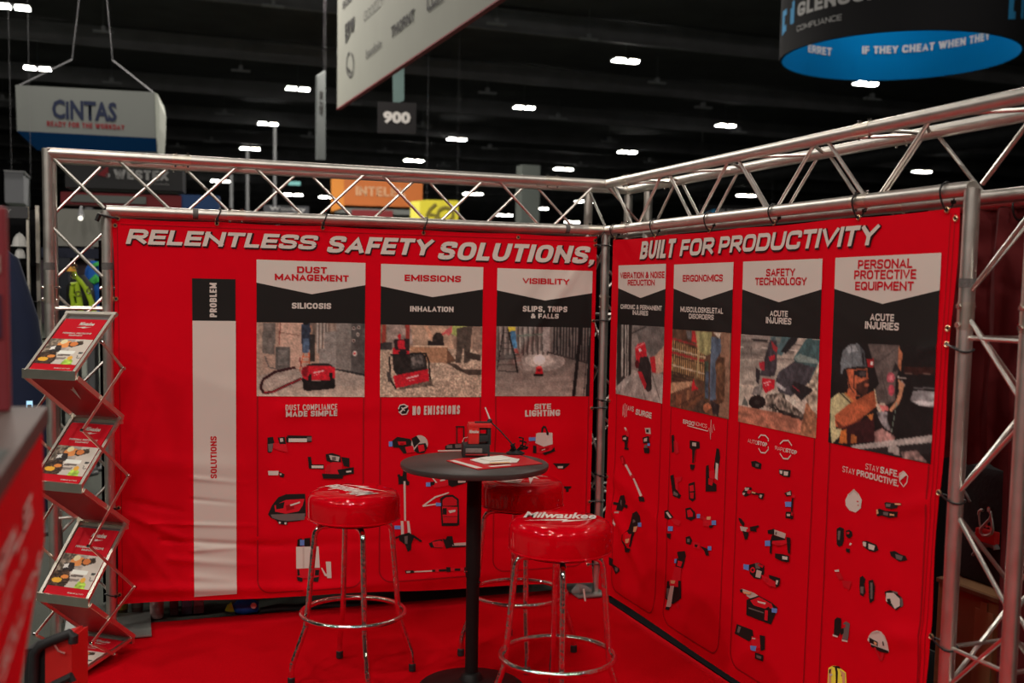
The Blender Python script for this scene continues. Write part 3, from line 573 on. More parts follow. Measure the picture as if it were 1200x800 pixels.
# headlines
M_shadow = mat('headline_shadow_print', (.03, .004, .006), .7, noise_scale=9, amt=.05, spec=.2)
for body, x0, y0, x1, y1, surf, par in (('RELENTLESS', 147, 268, 373, 292.5, LS, fab_l), ('SAFETY', 383, 276, 509, 299.5, LS, fab_l), ('SOLUTIONS,', 513, 282.5, 696, 309, LS, fab_l),
        ('BUILT', 751, 283, 793, 301.5, RS, fab_r), ('FOR', 798, 281, 838, 298, RS, fab_r), ('PRODUCTIVITY', 843, 277.5, 1032, 286.5, RS, fab_r)):
    if surf is RS:
        a = surf.uv(x0, y0); c = surf.uv(x1, y1); HB = HEADR if 'HEADR' in globals() else None
    text(body, surf, x0, y0, x1, y1, M_white, par, .0046, .03, .28, shadow=(M_shadow, .005, .004))
W_, B_, R_ = M_white, M_black, M_redink
LT = [('DUST', 348, 312, 383, 320.5, R_, .03), ('MANAGEMENT', 321.5, 320.5, 408.5, 330, R_, .03), ('SILICOSIS', 342, 354.5, 388, 362, W_, .025),
      ('EMISSIONS', 474, 321.5, 540, 330.5, R_, .03), ('INHALATION', 480.5, 358.5, 531.5, 365.5, W_, .025),
      ('VISIBILITY', 612, 325.5, 667, 333.5, R_, .03), ('SLIPS, TRIPS', 612.5, 358.3, 664.5, 365.6, W_, .025), ('& FALLS', 622, 367.2, 654.5, 373.2, W_, .025),
      ('DUST COMPLIANCE', 334.5, 474, 395, 479.5, W_, .0), ('MADE SIMPLE', 334.5, 481.5, 395, 487, W_, .028),
      ('NO EMISSIONS', 483, 475.5, 538.5, 485, W_, .025), ('SITE', 626, 473, 645.5, 479, W_, .028), ('LIGHTING', 615, 480.5, 656, 487, W_, .028)]
for t_, x0, y0, x1, y1, m_, bo in LT: text(t_, LS, x0, y0, x1, y1, m_, fab_l, bold=bo)
# right banner lines: centre pixel, left pixel, right pixel at the baseline middle, height in pixels -> rectangle on the cloth
def rtext(body, x0, x1, yc0, yc1, h, m_, bo, shear=0):
    """x0..x1 with the line's middle at rows yc0 / yc1 and height h pixels at its middle"""
    xm, ym = (x0+x1)/2, (yc0+yc1)/2
    ua = RS.uv(x0, yc0)[0]; ub = RS.uv(x1, yc1)[0]; vt = RS.uv(xm, ym-h/2)[1]; vb = RS.uv(xm, ym+h/2)[1]
    text(body, RS, 0, 0, 0, 0, m_, fab_r, bold=bo, shear=shear, rect=(ua, vt, ub, vb))
for t_ in (('VIBRATION & NOISE', 727.5, 779.5, 322.5, 322, 7.5, R_, .02), ('REDUCTION', 736.5, 768, 331, 331, 7, R_, .02), ('CHRONIC & PERMANENT', 728, 776, 359, 361, 5.5, W_, .02), ('INJURIES', 742, 760, 366, 367, 5.5, W_, .02),
        ('ERGONOMICS', 801, 848, 326, 325.5, 8, R_, .02), ('MUSCULOSKELETAL', 798, 848, 362, 364.5, 6.5, W_, .02), ('DISORDERS', 808, 837, 370, 372, 6, W_, .02),
        ('SAFETY', 899, 933, 319.5, 318.5, 9, R_, .02), ('TECHNOLOGY', 886, 946.5, 330, 329, 9, R_, .02), ('ACUTE', 903, 924, 366.5, 368, 7, W_, .02), ('INJURIES', 898.5, 928, 375, 376.5, 7.5, W_, .02),
        ('PERSONAL', 1006.5, 1070.5, 309.8, 308.4, 11, R_, .02), ('PROTECTIVE', 1002, 1075, 322, 321, 11, R_, .02), ('EQUIPMENT', 1003, 1072, 335.5, 334.5, 10.5, R_, .02),
        ('ACUTE', 1020.5, 1048.5, 371, 372.5, 8.5, W_, .02), ('INJURIES', 1014.5, 1054, 380.5, 383, 9, W_, .02),
        ('AVS', 735.3, 742.5, 477.5, 479.5, 6, W_, .01), ('SURGE', 744.5, 764, 482.5, 486.5, 7, W_, .03),
        ('ERGO', 801, 814, 494, 496, 5, W_, .03), ('NOMICS', 814, 829, 496, 499, 4.5, W_, -.005),
        ('AUTO', 876.5, 888, 516.5, 518, 4.5, W_, -.005), ('STOP', 888, 899, 518.5, 521, 5, W_, .03), ('RAPID', 908.5, 921, 524, 528, 4.5, W_, -.005), ('STOP', 921, 934, 527.5, 530, 5, W_, .03),
        ('STAY', 1014.5, 1030.5, 547, 549, 7, W_, -.005), ('SAFE.', 1032, 1054, 550.5, 555, 8, W_, .02), ('STAY', 987.5, 1002, 549.5, 552.5, 7, W_, -.005), ('PRODUCTIVE.', 1004, 1054, 554.5, 565, 7.5, W_, .02)):
    rtext(*t_[:-1], t_[-1], shear=.2 if t_[0] == 'SURGE' else 0)
# printed marks: octagons, pulse, shield, ear mark, globe mark
def pxstrip(surf, pts, wd, m_, parent, name='printed_mark'): strip(surf, [surf.uv(*q) for q in pts], wd, .0042, name, m_, parent)
pxstrip(RS, [(889, 513), (892, 509.5), (897, 510), (900.5, 514), (900.5, 517)], .006, M_white, fab_r); pxstrip(RS, [(889.5, 525), (892, 530), (897, 530.5), (900.5, 526.5), (900.5, 523)], .006, M_white, fab_r)
pxstrip(RS, [(914, 520), (918, 516), (924, 516), (928, 522)], .006, M_white, fab_r); pxstrip(RS, [(914, 531), (918, 537), (923.5, 537.5), (927, 533)], .006, M_white, fab_r)
pxstrip(RS, [(806, 498.5), (830, 505), (831.5, 501), (833, 515), (834, 491.5), (835.5, 507), (837, 497), (838, 504)], .004, M_white, fab_r)
pxstrip(RS, [(730.5, 474), (730, 487)], .006, M_white, fab_r); pxstrip(RS, [(732.5, 472.5), (732, 489)], .006, M_white, fab_r); pxstrip(RS, [(734.5, 474), (734, 488)], .005, M_white, fab_r)
b = MB(); b.poly([RS.pt(*RS.uv(x, y), .0042) for x, y in ((1056, 556), (1061, 552), (1064, 556), (1055.5, 563))]); b.build('printed_mark', M_white, fab_r)
pxstrip(RS, [(1055, 555), (1060, 552), (1065, 558), (1064, 565), (1060, 570), (1055.5, 564), (1055, 555)], .004, M_white, fab_r)
b = MB(); c0 = LRAW.uv(472.5, 479.5); b.poly([LS.pt(c0[0]+.028*math.cos(a), c0[1]+.028*math.sin(a), .0040) for a in np.linspace(0, 2*PI, 20)[:-1]]); b.build('printed_mark', M_black, fab_l)
pxstrip(LS, [(466.5, 479), (468.5, 474.5), (473, 473.5), (478, 476)], .006, M_white, fab_l); pxstrip(LS, [(478.5, 480), (476, 485), (471, 485.5), (467, 482)], .006, M_white, fab_l); pxstrip(LS, [(468.5, 483), (473, 478), (477, 476.5)], .008, M_white, fab_l); pxstrip(LS, [(470, 477), (474, 481)], .006, M_white, fab_l)
M_script = M_white
# printed tools: polygons in enlarged-view pixels (view origin and scale first)
TOOLS_L = [
 ((290, 460, 3.333), 'k:78,175 100,172 105,195 92,235 78,232|g:80,200 100,198 96,230 82,230|r:100,197 150,195 158,232 120,225 100,215|k:118,175 145,172 150,200 125,200|s:126,178 138,177 140,190 128,192|k:150,172 175,172 178,190 152,194|k:155,166 250,168 250,192 232,192 155,180|w:160,178 232,178 232,192 160,192|g:232,172 250,172 250,188 232,188'),
 ((290, 460, 3.333), 'k:235,250 248,250 252,280 298,280 298,298 240,296|w:250,284 296,284 296,294 250,294|k:305,240 330,235 362,245 365,270 335,275 308,265|s:318,243 360,250 355,268 325,262|g:330,250 345,250 345,264 330,264|r:330,270 368,272 370,330 300,332 305,290|k:365,250 398,255 398,290 375,285|k:350,300 415,290 415,315 360,325|w:385,305 405,303 405,309 385,311|k:290,315 375,318 370,335 295,335|q:310,280 326,282 322,310 306,308'),
 ((290, 460, 3.333), 'w:80,305 122,305 120,322 82,322|k:122,308 132,312 145,318 140,332 125,326|s:126,314 134,316 132,322 126,321'),
 ((290, 460, 3.333), 'k:80,475 95,440 120,408 150,396 225,394 228,480 205,500 130,507 92,488|r:105,440 150,418 222,414 215,440 200,462 150,472 108,464|k:110,435 145,425 140,450 112,455|d:150,440 180,432 182,452 152,460|g:90,475 225,470 222,495 140,502 96,488|k:112,496 155,500 155,516 122,512|w:122,502 130,503 129,511 122,510|w:144,505 152,505 151,513 144,513|w:165,436 205,424 204,430 168,442'),
 ((290, 460, 3.333), 'k:196,572 212,568 216,600 194,600|k:222,568 244,566 246,600 222,600|k:250,570 270,570 272,600 250,600|b:205,574 222,574 222,597 205,597|w:190,602 278,600 282,682 190,686|s:215,604 222,604 222,682 215,684|r:190,686 282,684 278,722 195,724|k:194,686 202,690 204,712 194,714|k:264,690 280,690 278,712 262,712|k:192,716 215,722 212,736 194,732|k:250,722 280,716 274,736 250,734|w:305,658 325,658 327,722 310,722|w:286,682 291,682 304,704 318,712 316,718 300,712'),
 ((440, 460, 3.333), 'k:62,190 85,172 135,180 150,205 140,235 110,238 92,215 70,214|b:52,190 66,190 66,210 52,210|s:' + ' '.join('%.0f,%.0f' % p for p in ell(172, 200, 33, 35)) + '|k:140,178 160,168 175,190 150,215|k:168,200 195,196 203,215 190,235 165,236 150,225|r:165,205 188,202 192,226 170,232|r:115,212 145,206 152,232 122,236|q:86,190 118,190 120,202 90,204|d:96,196 110,196 108,205 96,204'),
 ((440, 460, 3.333), 'k:272,208 290,200 345,197 347,222 272,222|g:278,205 300,204 300,216 278,216|g:310,202 340,200 340,214 312,216|d:313,134 318,134 318,200 313,200|k:317,134 320,134 320,200 317,200|k:342,134 347,134 347,200 342,200|k:313,130 347,130 347,135 313,135|w:243,224 348,222 350,227 243,229'),
 ((440, 460, 3.333), 'b:197,350 215,350 215,366 197,366|r:213,342 250,334 282,335 288,362 228,372|k:214,348 232,346 230,360 214,362|w:252,340 272,336 272,342 252,346|k:282,330 330,316 362,325 356,350 300,368 284,360|s:318,328 358,326 350,350 322,352|k:300,332 325,326 320,352 300,356|w:204,312 208,310 240,350 235,352'),
 ((440, 460, 3.333), 'k:88,325 105,325 108,303 122,303 122,335 130,350 126,360 106,356 90,358|k:86,318 96,318 96,328 86,328|k:120,345 132,345 132,360 122,362|w:109,345 117,345 119,500 112,500|s:113,360 116,360 118,500 115,500|w:98,500 108,500 112,562 100,562|w:122,500 131,500 140,562 127,562|r:109,500 121,500 122,560 111,560|b:73,518 97,518 97,532 73,532|k:90,556 130,545 152,560 140,590 138,612 125,620 115,592 92,576|k:74,564 95,556 96,562 76,572|k:145,552 182,578 177,583 142,562|g:112,560 125,558 124,590 114,588'),
 ((440, 460, 3.333), 'k:252,412 272,400 302,398 325,415 328,515 320,520 258,520|q:262,418 275,408 300,406 317,418 318,440 262,442|r:260,444 320,446 320,482 262,482|k:262,450 278,450 278,476 262,476|w:284,460 312,456 312,464 290,470|q:262,484 320,484 318,508 264,508|w:182,440 232,404 285,388 286,392 234,410 186,444|w:184,440 235,432 236,437 184,445|b:235,428 255,430 255,442 235,442'),
 ((440, 460, 3.333), 'k:208,588 235,576 262,572 260,606 215,604|r:222,584 258,576 270,592 262,604 228,602|q:230,588 244,584 246,598 232,600|k:262,570 275,572 280,560 300,560 308,600 275,608|s:300,588 360,583 362,598 300,602|k:300,597 360,595 360,600 300,604'),
 ((440, 460, 3.333), 'k:114,694 145,692 150,695 150,702 118,705|s:120,696 135,695 135,701 120,702|w:150,696 220,692 220,697 150,700|k:220,690 362,683 362,692 220,698|r:232,686 246,685 246,698 232,699|r:292,683 308,682 308,694 292,695|k:275,680 292,680 292,698 275,698|r:330,682 345,682 345,694 330,695|k:345,680 358,680 360,696 347,697'),
 ((470, 470, 6), 'k:980,222 984,188 998,170 1016,176 1032,218 1020,218 1010,190 1000,184 993,218|w:945,226 960,220 1060,220 1062,300 1000,318 940,292|k:1016,216 1034,216 1034,236 1018,236|b:893,252 940,250 942,275 895,277|k:925,308 948,312 950,366 925,362|r:948,300 1000,322 1064,304 1058,345 1000,366 952,362|d:970,330 1040,322 1030,342 970,350|k:990,362 1050,345 1075,320 1080,350 1010,378|w:985,340 1010,332 1010,338 987,346'),
 ((470, 470, 6), 'k:1066,436 1188,436 1176,452 1142,478 1100,472|w:1100,456 1138,456 1138,470 1102,470'),
 ((560, 560, 3.333), 'k:336,32 366,32 362,40 355,42 354,54 344,54 343,42 337,40')]
TOOLS_R = [
 ((700, 380, 3.333), 'w:104,402 110,402 120,420 114,424|k:95,435 112,430 120,440 120,456 98,456|s:100,442 112,440 112,450 100,450|r:112,408 125,425 122,440 112,436|k:106,456 118,456 116,484 107,482|k:105,480 122,482 121,490 106,488'),
 ((700, 380, 3.333), 's:184,404 206,404 208,428 188,426|k:190,410 200,410 200,422 190,422|r:196,428 208,428 206,440 196,438|k:176,442 200,435 204,464 178,464|s:182,446 194,442 194,456 182,458|k:180,482 204,482 202,504 184,502|b:196,464 206,464 206,474 196,474|g:184,470 196,470 196,482 184,482'),
 ((700, 380, 3.333), 'd:86,516 98,511 106,530 108,552 98,550|r:92,520 99,518 102,544 95,542|w:105,548 113,546 142,600 134,602|r:128,588 142,586 148,604 136,606|w:138,602 144,600 178,668 170,672|k:164,672 184,674 188,692 168,690'),
 ((700, 560, 3.333), 'k:90,68 106,66 110,95 96,128 78,124|g:88,80 100,80 96,112 84,112|k:68,92 84,96 82,106 68,102|k:102,100 118,106 116,118 100,112|w:76,130 88,130 72,188 62,176'),
 ((700, 560, 3.333), 'k:136,138 154,128 166,148 168,170 150,190 140,230 136,268 112,272 98,246 104,222 122,200 130,170|g:138,145 150,140 150,170 138,176|b:158,174 172,174 172,190 158,190|o:142,190 156,188 150,210 140,210|r:116,222 134,218 132,250 116,250|o:118,238 130,235 128,252 118,254|k:110,270 138,276 130,290 112,290'),
 ((700, 560, 3.333), 'k:46,308 62,316 60,334 86,352 88,364 72,376 60,346 46,338|g:70,346 82,352 78,366 70,362'),
 ((700, 380, 3.333), 'k:290,433 300,431 306,494 292,502|r:304,448 316,462 320,500 307,508|q:300,455 306,455 310,500 302,502'),
 ((700, 380, 3.333), 'k:362,452 400,458 402,484 386,486 380,540 372,540 372,490 362,482|s:372,460 388,462 388,476 372,474|d:384,490 388,490 382,540 378,540|k:364,546 384,548 378,568 366,566'),
 ((700, 380, 3.333), 'k:466,483 476,486 480,520 476,550 464,600 456,556|w:464,540 474,544 470,608 460,600|r:438,572 458,570 458,604 438,600|k:426,552 436,548 440,604 466,625 466,652 425,652|q:436,600 456,606 450,630 436,624'),
 ((700, 380, 3.333), 'k:285,590 298,586 306,640 328,668 322,680 296,670|r:304,598 332,594 328,612 316,616 318,650 308,644|g:300,650 318,662 314,672 298,664'),
 ((700, 380, 3.333), 'k:358,622 382,614 386,682 374,692 360,682|r:362,630 378,626 380,650 364,652|q:364,656 380,656 378,680 366,678'),
 ((700, 560, 3.333), 'k:262,128 276,124 298,152 280,162 264,156|w:268,134 276,132 292,154 284,156|r:288,160 308,160 328,168 322,186 304,182|b:280,188 298,188 298,206 280,206|k:276,216 292,216 290,238 278,232'),
 ((700, 560, 3.333), 'k:346,118 366,114 384,132 386,156 368,166 348,158|r:352,126 366,122 376,136 376,150 356,152|b:391,140 405,140 405,156 391,156|q:404,146 420,148 418,162 404,160|r:416,152 450,158 446,190 416,186|o:430,150 446,150 444,162 430,162|b:449,165 466,165 466,183 449,183|k:440,184 456,186 452,194 440,194'),
 ((700, 560, 3.333), 'k:348,230 364,226 374,244 366,260 350,256|g:354,236 364,236 364,250 354,250|r:374,248 404,254 404,278 380,272|k:384,258 396,260 394,270 384,268|b:434,266 448,266 448,282 434,282|k:404,264 434,276 440,302 428,302 420,282'),
 ((700, 560, 3.333), 'k:314,288 345,284 350,305 342,322 318,312|b:303,315 318,315 318,332 303,332|k:314,312 346,320 336,352 308,344|r:318,322 336,326 330,346 314,342|r:306,346 332,350 328,402 292,404|k:276,402 330,400 332,468 300,492 270,470|r:284,396 320,398 320,424 288,422|g:276,430 288,430 286,470 276,468|s:290,420 305,420 294,500 276,510 276,500|o:290,398 310,400 306,412 292,410|r:312,490 326,490 322,512|k:276,500 292,504 288,514 274,512'),
 ((850, 500, 4.444), 'k:134,180 158,176 188,192 184,220 160,216 138,206|g:158,190 176,194 172,210 158,206'),
 ((850, 500, 4.444), 'k:278,220 340,225 335,262 300,258 280,245|w:282,226 298,228 296,245 284,242|w:305,230 328,234 325,254 304,252'),
 ((850, 500, 4.444), 'k:88,338 110,312 138,316 134,350 104,364 90,352|s:102,316 126,318 120,334 104,332|r:118,326 140,332 130,350 116,346|s:92,342 106,344 100,356 92,352|k:138,334 180,348 184,356 140,350|o:140,336 160,342 158,348 140,344|k:178,344 206,346 196,378 174,370|s:182,352 196,354 190,370 180,366'),
 ((850, 500, 4.444), 'k:306,345 322,338 340,330 346,356 318,362|s:318,342 338,336 340,354 322,356|r:344,350 364,356 362,372 344,366|b:312,390 345,390 345,416 312,416|k:345,372 354,372 350,440 342,440|k:316,442 354,442 354,480 315,474|s:322,452 340,454 338,466 322,464|q:344,444 356,446 354,462 344,460'),
 ((850, 500, 4.444), 'k:68,472 84,478 102,502 96,520 78,500|s:78,516 120,524 116,546 84,542|r:112,530 132,532 130,546 112,546|k:92,540 124,550 118,585 104,586|k:130,520 176,512 176,522 160,530 166,546 134,542'),
 ((850, 500, 4.444), 'k:220,538 256,530 258,560 222,556|s:256,535 316,555 310,582 256,562|k:244,560 310,582 312,594 236,592|g:262,545 270,548 268,562 260,560|k:234,590 246,590 242,664 232,656|b:208,592 236,592 236,620 208,620|r:246,594 326,588 326,606 290,618 246,610|q:262,600 290,606 286,620 264,616|k:320,572 342,578 340,662 328,656|k:262,658 300,662 336,672 334,705 300,700 262,682|w:300,672 328,676 326,692 300,688'),
 ((850, 640, 5), 'b:108,103 140,108 138,142 108,132|k:140,108 190,95 230,112 228,160 205,192 170,186 145,160|g:176,98 200,98 206,130 180,130|s:186,136 216,146 206,186 178,178|r:' + ' '.join('%.0f,%.0f' % p for p in ell(163, 138, 15, 17)) + '|k:' + ' '.join('%.0f,%.0f' % p for p in ell(163, 138, 7, 8)) + '|q:190,100 228,112 222,126 196,112|r:214,165 262,186 302,212 298,240 262,232 222,196|q:240,185 260,196 250,216 236,205|k:258,165 326,186 322,228 300,242 298,204 262,186|w:304,196 316,200 308,224 300,220'),
 ((850, 640, 5), 's:88,252 104,248 170,272 196,290 160,312 128,290 120,272|k:88,252 104,250 106,270 92,268|k:196,288 275,330 308,360 268,458 126,402 128,312|r:150,316 200,296 272,336 282,362 240,366 170,345|k:136,352 232,384 226,428 132,398|g:142,356 228,386 226,392 140,364|w:192,318 240,330 236,340 194,328|r:236,372 254,376 250,436 232,430|b:275,360 308,364 304,390 275,386|o:106,262 160,268 150,282 116,276'),
 ((850, 640, 5), 'k:70,454 162,490 168,540 140,556 58,510|g:80,466 96,472 84,506 72,502|r:158,524 202,544 214,590 180,602 154,570|w:160,534 180,538 178,544 160,540|k:204,518 234,526 232,606 210,612|b:150,580 186,584 182,614 152,606|q:182,600 204,606 202,622 182,616|k:178,620 226,636 224,674 178,656|g:186,634 216,644 212,660 188,652'),
 ((960, 520, 4.444), 'w:138,320 136,292 150,262 180,235 206,260 222,292 216,335 190,357 158,346|s:150,262 180,235 206,260 200,266 180,246 158,268|q:196,296 206,297 206,303 196,302|q:200,316 208,317 207,322 200,321'),
 ((960, 520, 4.444), 'k:342,308 352,302 384,306 436,308 436,318 420,318 414,334 380,338 350,332|g:352,310 378,312 376,328 352,326|o:400,308 436,310 434,318 402,316|k:302,342 318,336 350,348 420,352 412,380 370,384 330,372 304,376|g:340,352 370,356 366,374 340,368|o:376,362 402,366 398,374 376,372|o:302,342 310,340 314,362 304,366'),
 ((960, 520, 4.444), 'k:90,442 108,432 128,440 130,500 122,528 104,536 92,520|g:98,452 112,452 108,500 98,498|k:140,452 158,446 174,458 174,482 158,492 142,480|q:146,458 160,458 158,470 146,470|k:142,542 164,546 162,568 144,562|w:164,514 174,518 168,528 160,526'),
 ((960, 520, 4.444), 'k:226,505 250,504 300,524 312,552 292,562 262,556 234,536|w:230,508 248,512 246,536 232,530|w:260,518 294,530 288,554 260,546'),
 ((960, 520, 4.444), 'k:370,560 396,556 420,572 452,582 462,604 452,606 420,612 376,584|g:398,572 440,584 430,606 404,598'),
 ((800, 533, 3), 'w:534,404 550,402 551,410 536,410|q:536,412 556,414 566,436 550,438|q:560,440 596,444 586,474 566,462'),
 ((800, 533, 3), 'k:624,430 634,424 644,436 640,454 644,480 636,498 624,490 622,460|g:626,462 638,462 636,488 626,484|k:656,440 672,438 678,462 674,512 660,520 656,500|g:662,448 670,448 670,505 662,505'),
 ((800, 533, 3), 'k:712,480 730,474 752,482 772,500 776,528 752,546 720,520|w:718,484 744,484 766,505 766,530 748,540 736,520 724,518 716,512|k:720,505 732,504 736,518 724,522|g:768,498 776,506 778,528 770,536|g:740,476 760,482 758,488 742,482'),
 ((800, 533, 3), 'k:535,578 544,570 558,574 558,612 550,636 532,632|g:566,590 576,584 590,592 586,632 582,650 562,648 566,620|q:566,596 574,594 574,606 566,606|k:554,612 568,608 568,626 558,634|w:530,630 548,636 546,641 530,636|w:562,648 582,652 582,657 562,653'),
 ((800, 533, 3), 'w:654,650 662,632 674,620 690,615 706,620 720,634 727,660 729,692 700,682 668,668|k:662,640 692,656 690,672 660,658|o:678,654 688,658 686,668 677,664|k:710,654 714,654 714,670 709,668|k:668,666 729,688 726,696 700,692 664,672|q:676,674 682,676 700,716 696,722|q:702,694 712,696 706,724 698,722|s:666,626 690,616 706,620 690,622'),
 ((800, 533, 3), 'y:514,748 528,740 546,741 576,764 578,806 510,806|k:536,742 542,741 548,762 546,806 540,806 540,764|k:526,741 550,741 560,750 540,748|o:516,752 526,750 524,802 514,804|k:518,752 524,752 522,766 517,766|k:562,764 570,770 568,780 560,776|o:556,754 574,766 574,806 566,806 562,770|w:520,770 530,768 530,774 520,776')]
tool_mats = {k: PAL[k] for k in PAL}; tkeys = list(tool_mats)
def printed_tools(surf, specs, parent):
    for (ox, oy, sc), spec in specs:
        b = MB(); used = []; off = .0030
        for part in spec.split('|'):
            k, pts = part.split(':')
            if k not in used: used.append(k)
            pp = [surf.pt(*surf.uv(ox+x/sc, oy+y/sc), off) for x, y in P(pts)]
            b.poly(pp[::-1] if surf is LS else pp[::-1], used.index(k)); off += .00035
        b.build('printed_tool', [tool_mats[k] for k in used], parent)
printed_tools(LS, TOOLS_L, fab_l); printed_tools(RS, TOOLS_R, fab_r)
# ================================================================ TRUSS FRAME
W3 = .264; ZC, ZU = 2.145, 2.409; XL, YR = -2.694, -2.865; TR = .0255
unit = None
def rod(a, c, r, name, M_, parent, n=10):
    b = MB(); b.tube([a, c], r, n, cap=True); return b.build(name, M_, parent, True)
def brace_set(p, q, d, parent, L, phase, pitch=.33, gap=.055, start=.03, r=.0078):
    """zigzag between two parallel chords: p on chord A, q on chord B, running along d for length L"""
    p, q, d = Vector(p), Vector(q), Vector(d).normalized(); t = start; k = phase
    while t + pitch-gap <= L+.02:
        a, c = (p, q) if k % 2 else (q, p)
        A = a+d*t; B = c+d*(t+pitch-gap); dd = (B-A).normalized()
        rod(A+dd*.016, B-dd*.016, r, 'brace', M_alu2, parent, 8); t += pitch; k += 1
def rungs(p, q, ts, d, parent, r=.0078):
    p, q, d = Vector(p), Vector(q), Vector(d).normalized(); e = (q-p).normalized()*.02
    for t in ts: rod(p+d*t+e, q+d*t-e, r, 'rung', M_alu2, parent, 8)
def chord(a, c, parent, joints=()):
    rod(a, c, TR, 'chord', M_alu, parent, 20); a, c = Vector(a), Vector(c); L = (c-a).length; d = (c-a)/L
    for t in joints:   # connector sleeve with its cross pins
        p = a+d*t; b = MB(); b.tube([p-d*.045, p+d*.045], TR+.0016, 20); b.build('connector_sleeve', M_frame, parent, True)
        up = Vector((0, 0, 1)) if abs(d.z) < .5 else Vector((-1, 0, 0))
        for s_ in (-.03, .03):
            b = MB(); b.tube([p+d*s_-up*.036, p+d*s_+up*.036], .0055, 8); b.tube([p+d*s_+up*.03, p+d*s_+up*.037], .009, 8); b.build('pin', M_chrome, parent, True)
# back truss
bt = thing('truss_beam', 'long horizontal aluminium box truss over the banner headed RELENTLESS SAFETY SOLUTIONS', 'truss', (-1.35, W3/2, ZC))
for y in (0, W3):
    for z in (ZC, ZU): chord((XL-W3 if (z == ZU) else XL, y, z), (-.0 if y == 0 else W3, y, z), bt, (.62, 2.62) if y == 0 else (.62,))
brace_set((XL-.0, 0, ZC), (XL-.0, 0, ZU), (1, 0, 0), bt, 2.66, 0, start=.04)
brace_set((XL-.0, W3, ZC), (XL-.0, W3, ZU), (1, 0, 0), bt, 2.66, 1, start=.04)
brace_set((XL-W3, 0, ZU), (XL-W3, W3, ZU), (1, 0, 0), bt, 2.9, 1)
brace_set((XL, 0, ZC), (XL, W3, ZC), (1, 0, 0), bt, 2.66, 0)
rungs((XL-W3, 0, ZU), (XL-W3, W3, ZU), (.64, 2.62), (1, 0, 0), bt)
# right truss
rt_ = thing('truss_beam', 'long horizontal aluminium box truss over the banner headed BUILT FOR PRODUCTIVITY', 'truss', (W3/2, -1.45, ZC))
YE = YR-W3-.35
for x in (0, W3):
    for z in (ZC, ZU): chord((x, W3 if x else 0, z), (x, YE if z == ZU else YR, z), rt_, (.25, 2.30) if x == 0 else (.5, 2.45))
brace_set((0, -.02, ZC), (0, -.02, ZU), (0, -1, 0), rt_, 2.8, 0, start=.06)
brace_set((W3, 0, ZC), (W3, 0, ZU), (0, -1, 0), rt_, 2.8, 1, start=.06)
brace_set((0, 0, ZU), (W3, 0, ZU), (0, -1, 0), rt_, 3.3, 1)
rungs((0, 0, ZU), (W3, 0, ZU), (.3, 2.32), (0, -1, 0), rt_)
brace_set((0, YR-.03, ZC), (0, YR-.03, ZU), (0, -1, 0), rt_, .6, 1, start=.0)
brace_set((W3, YR-.03, ZC), (W3, YR-.03, ZU), (0, -1, 0), rt_, .6, 0, start=.0)
# towers
plateM = mat('galvanised_base_plate', (.30, .31, .29), .5, .6, 8, .2)
def tower(label, x0, x1, y0, y1, zt, px_, py_, front_short=None):
    t = thing('truss_tower', label, 'truss tower', ((x0+x1)/2, (y0+y1)/2, 0))
    for x in (x0, x1):
        for y in (y0, y1):
            z = zt((x, y)); j = (1.18, ) if z < 2.3 else (1.20,)
            chord((x, y, .012), (x, y, z), t, (1.72,))
    d = (0, 0, -1); z = 2.10
    brace_set((x0, y0, z), (x1, y0, z), d, t, 2.05, px_); brace_set((x0, y1, z), (x1, y1, z), d, t, 2.05, px_+1)
    brace_set((x0, y0, z), (x0, y1, z), d, t, 2.05, py_); brace_set((x1, y0, z), (x1, y1, z), d, t, 2.05, py_+1)
    for zz in (1.66, .62):
        rungs((x0, y0, zz), (x1, y0, zz), (0,), d, t); rungs((x0, y1, zz), (x1, y1, zz), (0,), d, t)
        rungs((x0, y0, zz), (x0, y1, zz), (0,), d, t); rungs((x1, y0, zz), (x1, y1, zz), (0,), d, t)
    return t
tw_l = tower('aluminium truss tower at the far left behind the brochure stand', XL-W3, XL, 0, W3, lambda p: ZU+.02 if p[0] < XL-.1 else ZC, 1, 0)
tw_c = tower('aluminium truss tower in the corner where the two banners meet', 0, W3, 0, W3, lambda p: ZC if p == (0, 0) else ZU-.03, 0, 1)
tw_r = tower('aluminium truss tower at the right edge, nearest the camera', 0, W3, YR-W3, YR, lambda p: ZC if p[1] > YR-.1 else ZU-.03, 1, 1)
# corner diagonals in the open top corner
rod((0, .01, ZC+.02), (0, W3-.02, ZU-.03), .0078, 'brace', M_alu2, tw_c, 8); rod((.01, 0, ZU-.02), (W3-.02, 0, ZC+.02), .0078, 'brace', M_alu2, tw_c, 8)
rod((0, .0, ZU-.01), (W3, W3, ZU-.01), .0078, 'brace', M_alu2, tw_c, 8)
rod((XL-W3+.02, 0, ZU-.02), (XL-.01, 0, ZC+.01), .0085, 'brace', M_alu2, tw_l, 8); rod((XL-W3+.02, W3, ZC), (XL-.03, W3, ZU-.03), .0085, 'brace', M_alu2, tw_l, 8)
for par, cx_, cy_, w_ in ((tw_l, XL-.02, .10, .42), (tw_c, .06, .13, .42), (tw_r, .13, YR-.13, .44)):
    b = MB(); b.box((cx_, cy_, .018), (w_, w_, .010), bev=.002); b.build('base_plate', plateM, par)
